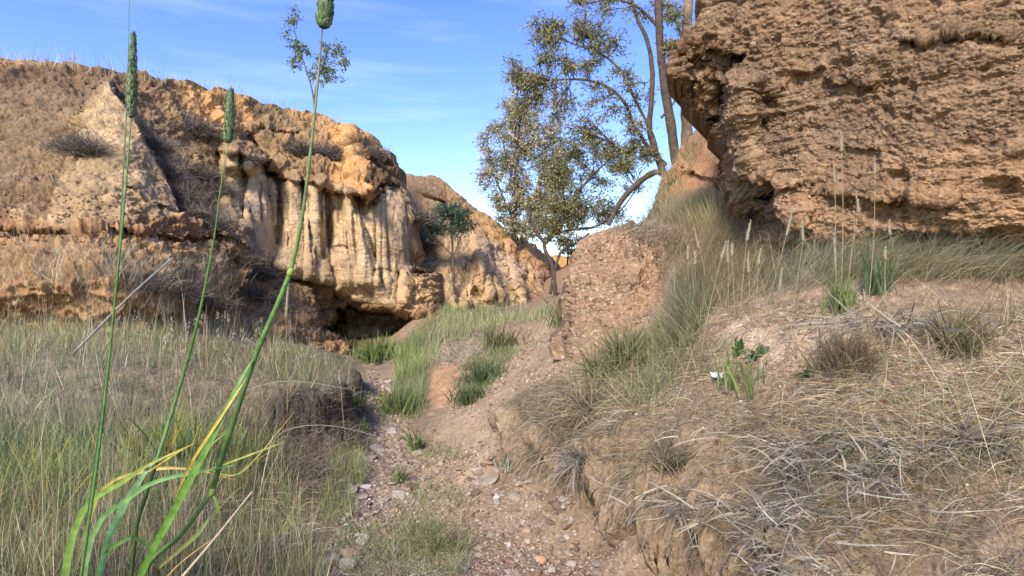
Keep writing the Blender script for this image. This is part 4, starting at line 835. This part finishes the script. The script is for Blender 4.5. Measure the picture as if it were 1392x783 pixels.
tuft(330, 640, 90, 'green and yellow tuft in the middle of the left bank', GRN + [S(190,170,80)], 50, .5, 3, (.2, .8))

# ------------------------------------------------------------------ seed heads
def head(mb, P, r, c0, c1, n=120, ln=.35, seed=0, awn=0.0):
    """a spike of overlapping spikelets along P"""
    rr = np.random.default_rng(seed); P = crv(P, 150); L = np.linalg.norm(P[-1] - P[0]); T, A, B = frames(P)
    tube(mb, P[::8], np.sin(np.linspace(.08, 1, 12) ** .62 * np.pi) * r * .6 + r * .06, np.asarray(c0) * .8, 7)
    t = rr.uniform(0.0, .97, n); i = (t * 149).astype(int); a = rr.uniform(0, 6.283, n)
    out = A[i] * np.cos(a)[:, None] + B[i] * np.sin(a)[:, None]; rad = np.sin((.1 + .88 * t) ** .62 * np.pi) * r * .62
    b = P[i] + out * rad[:, None]; d = T[i] + out * rr.uniform(.15, .5, n)[:, None]; d /= np.linalg.norm(d, axis=1, keepdims=True)
    s = np.cross(d, out); l = ln * r * rr.uniform(2.0, 3.9, n); wd = r * rr.uniform(.14, .28, n)
    m = b + d * (l * .45)[:, None] + out * (.12 * r); e = b + d * l[:, None]
    V = np.stack([b, m - s * wd[:, None], m + out * (wd * .7)[:, None], m + s * wd[:, None], e], 1).reshape(-1, 3); k = (np.arange(n) * 5)[:, None]
    Fc = np.concatenate([k + np.array([[0, 1, 2]]), k + np.array([[0, 2, 3]]), k + np.array([[1, 4, 2]]), k + np.array([[2, 4, 3]])])
    cc = np.asarray(c0) + (np.asarray(c1) - np.asarray(c0)) * rr.random((n, 1)); mb.add(V, [Fc], np.repeat(cc, 5, 0))
def seed_stalk(label, stem, hd, D, rpx, hr, c, hc, group=None, n=70, name='seed_stalk', hD=None, cat='grass stalk'):
    sp = pxpts(stem, D); base = sp[0]; root = empty(name, base); tag(root, label, cat, group)
    mb = MB(); P = crv(sp, 26); tube(mb, P, [rpx / F * D, rpx * .55 / F * D], c, 6); mb.build('stem', M_STEM if c[1] > c[0] else M_STRAW, root, base)
    mb = MB(); head(mb, pxpts(hd, D), hr / F * D, hc[0], hc[1], n, seed=int(abs(stem[0][0]) * 7 + 3)); mb.build('seed_head', M_HEAD, root, base)
    return root, base
WH = (S(196,182,150), S(226,214,188))
def rooted(px, py, D0):
    """depth at which the bank surface shows at this pixel"""
    h = surf(px, py, [5]); return h[1] if h is not None else D0
for stem, hd, lab in [
  ([(1005,440),(1010,380),(1015,326)], [(1015,328),(1018,312),(1021,298)], 'straw seed stalk with a plump head, tallest of the middle cluster'),
  ([(949,508),(962,430),(980,351)], [(980,353),(983,342),(987,330)], 'long leaning seed stalk whose head tops the left of the cluster'),
  ([(991,433),(990,390),(990,356)], [(990,358),(989,343),(990,328)], 'upright seed stalk directly right of the long leaning one'),
  ([(999,438),(997,390),(995,347)], [(995,349),(995,338),(996,329)], 'seed stalk with a short head close beside the upright one'),
  ([(1022,442),(1019,400),(1018,369)], [(1018,371),(1017,356),(1018,341)], 'seed stalk with a narrow head below the tallest one'),
  ([(1026,445),(1029,400),(1031,358)], [(1031,360),(1032,350),(1034,340)], 'seed stalk with a slightly tilted head right of the cluster'),
  ([(1040,450),(1050,420),(1059,394)], [(1059,396),(1061,380),(1064,364)], 'loose nodding seed head on a short stalk by the bare patch'),
  ([(1065,515),(1082,394),(1092,326)], [(1092,328),(1091,315),(1091,302)], 'tall solitary seed stalk in front of the overhang'),
  ([(1044,412),(1056,370),(1069,319)], [(1069,321),(1074,300),(1078,283)], 'thin tapering seed stalk leaning right in front of the overhang'),
  ([(962,400),(957,366),(951,337)], [(951,339),(947,325),(944,311)], 'seed stalk leaning left at the edge of the fine grass'),
  ([(941,410),(936,380),(935,352)], [(935,354),(935,345),(935,336)], 'short seed stalk leftmost of all above the mound shoulder'),
  ([(950,412),(946,380),(945,358)], [(945,360),(945,350),(944,343)], 'short seed stalk second from the left above the mound shoulder'),
  ([(1137,410),(1136,320),(1135,248)], [(1135,250),(1134,238),(1133,225)], 'tall pale seed stalk rising against the rock face'),
  ([(1143,410),(1146,300),(1144,204)], [(1144,206),(1144,193),(1144,181)], 'very tall pale seed stalk reaching highest on the rock face'),
  ([(1180,420),(1188,320),(1189,236)], [(1189,238),(1189,225),(1188,212)], 'tall seed stalk near the right side of the rock face'),
  ([(1150,420),(1158,340),(1167,289)], [(1167,290),(1166,276),(1163,263)], 'seed stalk with a drooping pale head under the overhang'),
  ([(1206,420),(1203,380),(1204,352)], [(1204,354),(1203,345),(1204,336)], 'short seed stalk at the right edge below the overhang'),
  ([(1215,520),(1184,450),(1176,410)], [(1176,412),(1175,402),(1174,394)], 'low seed stalk beside the silvery tussock'),
  ([(1218,380),(1214,340),(1210,318)], [(1210,320),(1209,310),(1209,300)], 'rightmost seed stalk under the rock'),
  ([(391,560),(390,500),(389,430)], [(389,432),(391,400),(392,385)], 'thin dry seed stalk standing alone in front of the cliff foot'),
  ([(470,600),(466,560),(463,520)], [(463,522),(462,512),(461,503)], 'thin dry seed stalk beside the undercut of the left bank'),
]:
    D = rooted(stem[0][0], stem[0][1], 3.3); seed_stalk(lab, stem, hd, D, .75, 3.0, S(196,176,132), WH, 'dry seed stalks', 46)
# oat-like heads on the left bank
q = sample(46, [(174,470),(300,470),(420,500),(470,520),(400,560),(174,540)], 3.0, 8)
for k, b in enumerate(q):
    H = rng.uniform(.3, .5); lx = rng.normal(0, .08); p1 = b + np.array([lx, 0, H]); root = empty('oat_stalk', b); tag(root, 'thin straw stalk with drooping pale oat spikelets on the left bank', 'grass stalk', 'oat stalks on the left bank')
    mb = MB(); P = crv([b, b + np.array([lx * .3, 0, H * .5]), p1], 8); tube(mb, P, [.0016, .0009], S(186,170,128), 4); mb.build('stem', M_STRAW, root, b)
    mb = MB()
    for j in range(9):
        s0 = P[-1] - np.array([0, 0, rng.uniform(0, .10)]); dd = np.array([rng.normal(0, .6), rng.normal(0, .6), -1.0]); ribbon(mb, [s0 + dd * np.array([.015, .015, .006]), s0 + dd * .018, s0 + dd * .034], [.001, .0055, .0005], S(206,196,170), .2, .4)
    mb.build('spikelets', M_STRAW, root, b)

# ------------------------------------------------------------------ the tall green stalks close to the lens
GS = [S(96,130,62), S(110,146,72), S(92,128,60)]
HG = (S(84,118,60), S(170,186,146))
D = .80
stem = [(110,1400,.80),(135,1000,.79),(190,790),(245,728),(288,668)]; up = [(288,668),(305,612),(345,490),(378,412),(395,370)]; up2 = [(395,370),(410,300),(424,190),(433,100),(438,36)]
base = at(110, 1400, .80); base[2] = max(base[2], ground_z(base[0], base[1]) - .01)
root = empty('grass_plant', base); tag(root, 'thickest green grass stalk, kinked halfway, reaching beyond the top of the photo', 'grass plant', 'tall green grass plants close by')
mb = MB(); tube(mb, crv(pxpts(stem, D), 24), [.0030, .0036], grad([GS[0], GS[0], S(120,140,84)], 24), 10); tube(mb, crv(pxpts(up, D), 24), [.0038, .0034], grad([S(84,120,60), S(96,136,70), S(130,160,80)], 24), 10)
tube(mb, crv(pxpts(up2, D), 30), [.0030, .0020, .0011], grad([GS[1], GS[1], S(140,150,96), S(170,160,120), S(120,120,110)], 30), 10); mb.build('stem', M_STEM, root, base)
for nx_2, ny_2 in ((288, 668), (395, 370)):
    mb = MB(); p = at(nx_2, ny_2, D); dirn = np.array([.35, 0, 1.0]) / 1.06; tube(mb, [p - dirn * .006, p - dirn * .002, p + dirn * .002, p + dirn * .006], [.0034, .0048, .0046, .0034], S(170,190,90), 10); mb.build('node', M_STEM, root, base)
mb = MB(); head(mb, pxpts([(439,38),(442,14),(446,-14)], D), .0112, HG[0], HG[1], 620, seed=5); mb.build('seed_head', M_HEAD, root, base)
mb = MB()
def leaf(L, w_, c, parent, base, D=.8, tw=.3, fold=.25, name='leaf_blade'):
    mb = MB(); n = 22; ribbon(mb, crv(pxpts(L, D), n), [x * .78 / F * D for x in w_], grad(c, n), tw, fold); mb.build(name, M_STEM, parent, base)
leaf([(100,1250,.8),(130,960,.8),(188,790,.79),(240,688,.77),(290,592,.77),(325,520,.78),(347,484,.8)], [4,8,11,12,10,6,2], [GS[0], S(96,140,58), S(120,164,70), GS[1], S(150,176,90)], root, base)
leaf([(238,676,.78),(262,626,.77),(300,568,.77),(334,515,.78)], [1.5,5,5,1], [S(200,176,84), S(214,196,90), S(190,196,90)], root, base)
leaf([(204,640,.76),(230,622,.75),(262,603,.74)], [1.5,3.5,.5], [S(206,180,90)] * 2, root, base)
leaf([(288,668,.8),(296,690,.8),(300,712,.81)], [4,5,1], [GS[1], S(150,160,70)], root, base)
leaf([(215,772,.8),(268,726,.8),(292,690,.82)], [5,8,1], [S(150,150,90), GS[0]], root, base)
base2 = at(140, 1330, .85)
root = empty('grass_plant', base2); tag(root, 'slender green grass stalk with a hanging upright green seed head against the cliff', 'grass plant', 'tall green grass plants close by')
mb = MB(); tube(mb, crv(pxpts([(140,1330),(165,950),(183,738),(196,680),(212,630)], .85), 24), [.0026, .0030], S(74,98,56), 8); tube(mb, crv(pxpts([(212,630),(240,540),(268,440),(290,330),(300,255),(311,192)], .85), 30), [.0028, .0024, .0010, .0008], grad([S(140,170,110), GS[0], GS[1], S(140,156,104)], 30), 8); mb.build('stem', M_STEM, root, base2)
mb = MB(); head(mb, pxpts([(310,194),(312,160),(314,124)], .85), .0074, HG[0], HG[1], 560, seed=8); mb.build('seed_head', M_HEAD, root, base2)
leaf([(112,1150,.78),(125,900,.79),(140,760,.8),(168,690,.8),(196,645,.8),(214,621,.82)], [5,8,10,12,8,2], [S(90,130,84), S(116,160,110), S(140,176,120)], root, base2)
leaf([(112,1150,.78),(120,900,.79),(135,770,.8),(172,733,.8),(190,735,.81),(232,768,.83)], [4,6,7,7,6,1], [GS[1], GS[0]], root, base2)
leaf([(95,1200,.76),(105,900,.77),(125,730,.78),(180,674,.78),(220,652,.78),(280,640,.79),(320,632,.8)], [8,9,8,6,1], [S(110,150,90), S(130,170,104), S(110,150,80)], root, base2)
leaf([(85,1250,.78),(80,900,.79),(105,710,.8),(172,652,.8),(210,628,.8),(262,604,.81)], [10,12,7,1], [S(120,156,70), S(140,168,80), S(180,180,90)], root, base2)
leaf([(100,1100,.88),(110,800,.89),(135,672,.9),(200,640,.9),(260,638,.9),(318,652,.92)], [4,6,6,1], [S(150,164,84), S(190,176,90), S(200,150,90)], root, base2)
leaf([(280,640,.9),(340,618,.9),(388,600,.92)], [4,4,1], [S(160,176,90), S(190,180,90)], root, base2)
leaf([(290,640,.95),(330,640,.95),(400,560,1.0)], [3,3,.6], [S(160,170,90), S(190,170,90)], root, base2)
base3 = at(60, 1300, .75)
root = empty('grass_plant', base3); tag(root, 'green grass stalk at the left edge with its seed head against the sky', 'grass plant', 'tall green grass plants close by')
mb = MB(); tube(mb, crv(pxpts([(60,1300),(96,900),(136,600),(162,350),(172,240),(178,158)], .75), 34), [.0022, .0015, .0008], grad([GS[0], GS[1], S(150,170,110)], 34), 8); mb.build('stem', M_STEM, root, base3)
mb = MB(); head(mb, pxpts([(178,160),(180,105),(181,46)], .75), .0062, HG[0], HG[1], 640, seed=9); mb.build('seed_head', M_HEAD, root, base3)
mb = MB(); ribbon(mb, pxpts([(120,700),(155,420),(170,200),(175,60),(177,-60)], .77), [.003, .0025, .0014, .0008], S(96,130,84)); mb.build('leaf_blade', M_STEM, root, base3)
def straw(L, D, rpx, c, label):
    base = pxpts(L, D)[0]; mb = MB(); tube(mb, crv(pxpts(L, D), 12), [rpx / F * D, rpx * .6 / F * D], c, 7); o = mb.build('dry_straw', M_STRAW, None, base); o.location = base; tag(o, label, 'straw', 'dry straws')
straw([(180,862,1.2),(247,785,1.2),(296,727,1.2),(343,668,1.2)], 1.2, 2.2, S(226,210,180), 'thick pale dry straw leaning across the bottom of the left bank')
straw([(150,960,1.2),(215,800,1.2),(300,725,1.2)], 1.2, 1.8, S(196,166,116), 'brown dry straw beside the thick pale one')
straw([(100,480,1.5),(174,405,1.5),(235,350,1.5)], 1.5, 1.8, S(190,184,176), 'grey white dry straw slanting across the slope at the left edge')
straw([(1200,345,3.3),(1120,318,3.3),(1075,343,3.4)][::-1], 3.3, .8, S(176,136,100), 'arching reddish brown straw under the overhang')
straw([(1218,350,3.2),(1170,330,3.2),(1130,312,3.3)], 3.2, .7, S(176,140,104), 'thin straw reaching to the right edge of the rock')
straw([(1133,312,3.3),(1135,350,3.3),(1138,398,3.3)], 3.3, 1.4, S(216,206,188), 'white dried leaf strip hanging upright below the overhang')
straw([(1215,790,1.9),(1175,720,1.95),(1120,640,2.2),(1090,560,2.6)], 2, .9, S(170,150,124), 'long dry straw lying diagonally across the right bank')
straw([(700,668,3.9),(730,630,3.85),(790,560,3.7)], 3.9, .9, S(160,120,100), 'reddish dry twig lying across the bank lip')
straw([(1180,560,2.4),(1215,620,2.2),(1240,690,2.1)], 2.1, 1.2, S(190,180,164), 'pale straw at the right edge of the bank')
for k, (a, b, l) in enumerate([((290,545),(480,530), 'thin straw bent level over the left bank undercut, upper one'), ((360,590),(530,598), 'thin straw bent level over the left bank undercut, lower one')]):
    straw([(a[0], a[1] + 50, 3.6), (a[0] + 20, a[1], 3.6), ((a[0] + b[0]) / 2, min(a[1], b[1]) - 12, 3.6), (b[0], b[1], 3.7)], 3.6, .6, S(204,192,160), l)
# dark oat twig hanging in front of the far bluff
tb = at(770, 440, 5.2); tb[2] = ground_z(tb[0], tb[1])
root = empty('seed_twig', tb); tag(root, 'thin dark twig with tiny drooping seeds in front of the far bluff', 'twig')
mb = MB()
for L in ([(778,452),(752,420),(722,385),(690,355),(655,338)], [(745,412),(712,388),(680,372),(655,374)], [(735,402),(708,395),(700,410)]):
    tube(mb, crv(pxpts(L, 5.1), 12), [.0025, .0012], S(120,92,84), 5)
mb.build('stem', M_STRAW, root, tb); mb = MB()
for (x, y) in [(655,338),(664,346),(674,352),(684,352),(660,374),(672,372),(684,376),(696,378),(708,388),(700,408),(706,402),(690,360),(716,378),(668,386),(688,388)]:
    p = at(x, y, 5.1); head(mb, [p, p + np.array([-.02, 0, -.012]), p + np.array([-.04, 0, -.022])], .008, S(74,56,54), S(110,86,80), 8, seed=x)
mb.build('seeds', M_HEAD, root, tb)

# ------------------------------------------------------------------ broad leaved weeds on the bank, paper scrap, small litter
def broad(mb, b, d, l, w_, c, droop=.5):
    d = np.array(d, float); d /= np.linalg.norm(d); P = [b, b + d * l * .5 + np.array([0, 0, -droop * l * .06]), b + d * l + np.array([0, 0, -droop * l * .3])]
    ribbon(mb, P, [w_ * .15, w_ * .8, w_, w_ * .8, w_ * .1], c, .25, .35, face=(.1, -1, .8))
def weed(px, py, label, leaves, c):
    h = surf(px, py, [5]); root = empty('leafy_weed', h); tag(root, label, 'weed', 'leafy weeds on the right bank')
    for k, (dx, dz, l, w_) in enumerate(leaves):
        mb = MB(); s = h[1] / F; broad(mb, h, (dx, rng.uniform(-.5, .1), dz), l * s, w_ * s, c * rng.uniform(.8, 1.15)); mb.build('leaf', M_LEAF, root, h)
    return h
weed(1003, 485, 'dark green dock plant with upright oval leaves on the right bank', [(-.1,1,28,8),(.35,1,24,8),(.8,.7,22,8),(-.5,.8,22,7),(.1,1,32,7),(1,.4,20,7)], S(84,120,66))
weed(1030, 488, 'blue green leafy weed right beside the dock plant', [(-.6,.6,22,9),(.1,1,26,9),(.5,.8,26,9),(.9,.5,24,9),(-.2,.8,22,8),(.6,.2,20,8),(-.9,.3,18,8)], S(104,132,104))
weed(1160, 622, 'small green weed with round leaves low on the right bank', [(-.8,.5,22,14),(.6,.8,24,14),(.1,1,22,13),(.9,.3,18,12)], S(84,128,62))
weed(873, 505, 'dark green weed inside the olive tussock', [(.1,1,30,9),(.5,.9,26,9),(-.3,.9,24,8),(.9,.5,22,8)], S(66,100,54))
weed(1100, 512, 'flat grey green mossy weed on the bank right of centre', [(-.9,.2,26,8),(.9,.2,26,8),(-.4,.4,20,8),(.4,.4,20,8),(0,.3,20,8)], S(110,122,80))
weed(940, 470, 'small pale green weed on the shoulder of the bank', [(-.7,.6,18,7),(.5,.8,18,7),(0,1,20,7)], S(130,150,104))
h = surf(976, 520, [5]); V = []; nn_ = 9
for j in range(nn_):
    for i in range(nn_):
        V.append([(i - 4) * .010 * (1 + .1 * math.sin(j)), (j - 4) * .007, .012 * mnoise.noise(Vector((i * .6, j * .7, 3))) + .004 * abs(j - 4)])
idx = np.arange(81).reshape(9, 9); qf = np.stack([idx[:-1, :-1].ravel(), idx[:-1, 1:].ravel(), idx[1:, 1:].ravel(), idx[1:, :-1].ravel()], 1)
o = link('paper_scrap', raw_mesh('paper_scrap', np.array(V), [qf], np.full((81, 3), .72), M_STRAW)); o.location = h + np.array([0, 0, .03]); o.rotation_euler = (.5, .1, .2); tag(o, 'crumpled white scrap lying in the dry grass of the right bank', 'scrap')
sol = o.modifiers.new('thick', 'SOLIDIFY'); sol.thickness = .0008
for px, py, c, l, cnt in [(1183,608,S(196,96,60),'curled orange red dead leaf right of the round leaved weed',1), (970,606,S(176,70,72),'small red dead leaf in the left of the dry grass',1), (1118,608,S(200,140,90),'tan dead leaf left of the round leaved weed',1), (1073,650,S(160,80,90),'dark pink dead leaf among the grey tussocks',1), (942,460,S(206,110,84),'salmon coloured dead leaf on the bank shoulder',1), (1005,642,S(206,150,100),'orange tan dead leaf between grey tussocks',1), (1200,552,S(180,110,70),'rusty dead leaf near the right edge of the bank',1), (745,630,S(150,84,84),'maroon leaf fragment on the bank lip',1)]:
    h = surf(px, py, [5]); mb = MB(); s = h[1] / F
    for k in range(2): broad(mb, h + np.array([0, 0, .012]) + rng.normal(0, 3 * s, 3) * np.array([1, 1, 0]), (rng.normal(0, 1), -.3, .35), 13 * s, 5 * s, c, .9)
    o = mb.build('dead_leaf', M_LEAF, None, h); o.location = h; tag(o, l, 'dead leaf', 'dead leaves')

# ------------------------------------------------------------------ trees
def leaves_mesh(mb, Pts, ln, wd, cs, hang=.4):
    n = len(Pts); d = rng.normal(0, 1, (n, 3)); d[:, 2] -= hang; d /= np.linalg.norm(d, axis=1, keepdims=True)
    s = np.cross(d, rng.normal(0, 1, (n, 3))); s /= np.linalg.norm(s, axis=1, keepdims=True) + 1e-6; u = np.cross(d, s)
    l = rng.uniform(.6, 1.3, n)[:, None] * ln; w_ = rng.uniform(.7, 1.2, n)[:, None] * wd
    V = np.stack([Pts, Pts + d * l * .45 - s * w_ / 2 + u * l * .06, Pts + d * l, Pts + d * l * .45 + s * w_ / 2 + u * l * .06], 1).reshape(-1, 3)
    mb.add(V, [(np.arange(n) * 4)[:, None] + np.array([[0, 1, 2, 3]])], np.repeat(pick(cs, n, .28) * 1.35, 4, 0))
def tree(name, label, base_pt, limbs, clumps, leafc, ln, wd, barkc, nl=26, tw=5, D=9, group=None, cat='tree', lift=0.0):
    root = empty(name, base_pt); tag(root, label, cat, group); anchors = []
    for k, (L, r0, r1) in enumerate(limbs):
        P = crv(pxpts(L, D), max(14, len(L) * 7)); P += np.stack([fbm(P, 1.5, 3, 201 + k), fbm(P, 1.5, 3, 231 + k), 0 * P[:, 0]], 1) * (.04 if k else .03)
        mb = MB(); tube(mb, P, [r0, r1], barkc, 9 if k == 0 else 7, .18); mb.build('trunk' if k == 0 else 'branch', M_BARK, root, base_pt); anchors.append(P[3:])
    A = np.concatenate(anchors); mb = MB(); lf = MB(); LP = []
    for cl in clumps:
        cx, cy, cr = cl[:3]; Dd = cl[3] if len(cl) > 3 else D + rng.normal(0, cr / F * D * .6); c = at(cx, cy, Dd); r = cr * 1.7 / F * D
        a = A[np.argmin(((A - c) ** 2).sum(1) + (A[:, 2] > c[2] + .1) * .4)]; mid = (a + c) / 2 + np.array([0, 0, lift + r * .15]) + rng.normal(0, .15 * r, 3)
        P = crv([a, mid, c], 9); dl = np.linalg.norm(c - a); tube(mb, P, [.006 + .006 * dl, .003 + .001 * D / 9], barkc, 5)
        for j in range(tw):
            dv = rng.normal(0, 1, 3); dv /= np.linalg.norm(dv); s0 = P[rng.integers(4, 9)]; e = c + dv * r * rng.uniform(.5, 1.05) * np.array([1, 1, .8])
            Q = crv([s0, (s0 + e) / 2 + rng.normal(0, .12 * r, 3), e], 6); tube(mb, Q, [.003 + .0003 * D, .0015], barkc, 4)
            m = max(2, nl // tw); tpos = rng.uniform(.35, 1, m); ii = (tpos * 5).astype(int); LP.append(Q[ii] + rng.normal(0, .10 * r + .01, (m, 3)))
    mb.build('twigs', M_BARK, root, base_pt); leaves_mesh(lf, np.concatenate(LP), ln, wd, leafc); lf.build('foliage', M_LEAF, root, base_pt)
    return root
def scatter(n, poly, r0, r1, thr=None):
    p = np.array(poly, float); out = []
    while len(out) < n:
        u, v = rng.uniform(p[:, 0].min(), p[:, 0].max()), rng.uniform(p[:, 1].min(), p[:, 1].max())
        if inpoly(np.array([u]), np.array([v]), poly)[0]: out.append((u, v, rng.uniform(r0, r1)))
    return out
BK = S(112,94,80)
OL = [S(174,172,112), S(154,160,108), S(196,188,124), S(136,144,104), S(186,170,124)]
T1 = [(710,60),(735,20),(760,40),(800,30),(840,60),(880,100),(885,150),(860,180),(800,190),(760,150),(720,180),(700,150),(695,90)]
cl1 = scatter(44, [(722,24),(760,30),(820,20),(850,60),(800,100),(740,90),(716,66)], 9, 17) + scatter(46, [(690,90),(760,100),(850,90),(885,130),(870,190),(800,200),(740,150),(700,160)], 9, 17) + \
      scatter(26, [(740,-70),(890,-70),(900,0),(880,50),(840,40),(780,10)], 10, 18) + scatter(20, [(820,190),(880,200),(885,225),(850,235),(820,215)], 8, 13) + scatter(10, [(905,0),(925,10),(920,90),(905,80)], 7, 11) + scatter(14, [(690,85),(740,110),(735,165),(705,170)], 10, 15)
tree('gum_tree', 'tall leaning gum tree with forked dark trunks right of the gap', at(930, 330, 8.4),
  [([(930,330),(925,260),(915,190),(903,110),(897,40),(893,-90)], .085, .05), ([(912,262),(900,225),(888,190),(884,170),(887,120),(880,60),(860,10),(850,-60)], .06, .02), ([(908,238),(890,234),(868,248),(845,272),(826,306)], .055, .035),
   ([(905,225),(885,205),(868,180),(850,140),(825,118),(790,108),(745,108),(710,96)], .035, .010), ([(884,175),(862,130),(840,92),(815,72),(780,60),(735,40)], .024, .008), ([(897,40),(880,20),(858,5),(830,0),(790,8)], .03, .008),
   ([(900,160),(915,140),(928,120),(940,100)], .02, .008), ([(885,200),(870,200),(855,205),(838,200)], .016, .006)],
  cl1, OL, .072, .020, BK, 84, 10, 8.6)
tree('gum_tree', 'pale trunked gum tree rising behind the knobbly nose of the rock', at(930, 250, 9.6),
  [([(930,250),(933,180),(931,100),(934,30),(938,-90)], .10, .07), ([(933,60),(925,40),(915,20),(900,-10)], .03, .01)], scatter(16, [(905,-60),(940,-60),(935,20),(910,60)], 8, 14), OL, .085, .02, S(160,132,108), 26, 5, 9.6)
PK = [S(216,198,166), S(194,188,146), S(172,172,120), S(224,206,180), S(160,164,112)]
cl3 = scatter(80, [(652,180),(668,150),(700,130),(735,145),(760,180),(770,240),(760,290),(720,300),(680,290),(655,240),(650,200)], 8, 16) + scatter(40, [(660,230),(720,250),(770,260),(765,320),(700,322),(665,285)], 8, 14)
tree('pale_leaved_tree', 'tree with pinkish pale leaves standing left of the gap behind the far bluff', at(700, 400, 19),
  [([(700,400),(700,330),(700,290),(702,240),(705,180),(710,140)], .12, .03), ([(705,400),(708,330),(720,295),(735,250),(745,200)], .07, .02), ([(700,300),(685,270),(670,230),(662,190)], .05, .015), ([(702,250),(690,220),(680,170)], .03, .01)], cl3 + scatter(44, [(652,180),(700,128),(765,150),(790,240),(765,310),(690,310),(652,240)], 9, 15), PK, .14, .042, S(96,82,76), 110, 11, 19)
cl4 = scatter(10, [(700,200),(780,170),(830,200),(780,280),(720,320),(700,270)], 9, 15) + scatter(60, [(770,190),(830,180),(880,205),(870,260),(840,300),(800,310),(760,320),(740,290),(745,230)], 9, 17) + scatter(26, [(735,280),(800,270),(840,310),(770,335),(740,330)], 7, 13)
tree('grey_branched_tree', 'bushy tree with grey forking branches in the gap beside the mound', at(748, 400, 12.5),
  [([(756,400),(750,360),(740,338),(742,322)], .05, .04), ([(740,330),(752,318),(768,298),(780,270),(800,245),(820,225)], .06, .018), ([(740,330),(728,315),(720,290),(718,260)], .05, .015), ([(752,318),(780,312),(810,308),(840,290),(860,262)], .04, .012), ([(768,298),(766,270),(760,235),(765,205)], .03, .01), ([(748,400),(762,345),(785,330),(800,318)], .04, .015)],
  cl4, OL[:4] + [S(150,140,104), S(132,126,96)], .085, .027, S(112,98,88), 100, 10, 12.5)
BL = [S(104,132,106), S(90,116,90), S(130,156,130), S(78,100,80)]
cl5 = scatter(26, [(574,300),(590,286),(616,272),(640,288),(644,312),(622,322),(598,314),(580,318)], 6, 10) + scatter(14, [(575,302),(590,284),(618,276),(640,290),(642,312),(630,325),(605,320),(592,328),(578,318)], 6, 10)
tree('small_wattle_tree', 'small blue green tree with a thin bare trunk in front of the far bluff', at(617, 415, 14.0),
  [([(618,418),(617,385),(616,350),(614,320),(612,295)], .04, .015), ([(616,348),(606,338),(598,330),(588,318)], .018, .008), ([(616,350),(624,325),(632,308)], .016, .008)], cl5, BL, .10, .035, S(120,96,84), 64, 8, 14.0)
h = surf(428, 158, [0]); Ds = h[1]
cl6 = scatter(16, [(390,10),(402,12),(412,50),(410,90),(395,95),(388,60)], 5, 9) + scatter(26, [(412,70),(440,45),(462,60),(474,85),(465,105),(440,115),(415,100)], 5, 9)
tree('sapling', 'thin young tree with yellow green leaves standing alone on the cliff rim', at(428, 158, Ds),
  [([(428,160),(427,140),(423,115),(415,92),(402,50),(396,10)], .022, .006), ([(427,140),(430,115),(440,85),(450,60)], .018, .006), ([(423,115),(430,100),(452,90),(468,80)], .010, .004)], cl6, [S(130,140,70), S(112,128,66), S(176,176,96), S(116,140,80)], .08, .034, S(120,104,84), 40, 6, Ds)
# low bushes along the far skyline, behind the gap
for k, (x, y, r, D_, l) in enumerate([(770,335,12,24,'low green bush on the skyline of the gap next to the grey branched tree'), (800,330,14,22,'green bush peeking over the top of the mound'), (680,330,9,21,'small bush on the skyline left of the gap')]):
    tree('bush', l, at(x, 372, D_), [([(x,380),(x + 2,y + 12),(x,y)], .05, .02)], scatter(14, [(x - r,y + 14),(x - r,y - 4),(x,y - r),(x + r,y - 4),(x + r,y + 14)], 5, 9), GRN[:3], .14, .05, BK, 40, 5, D_, 'bushes on the skyline', 'bush')
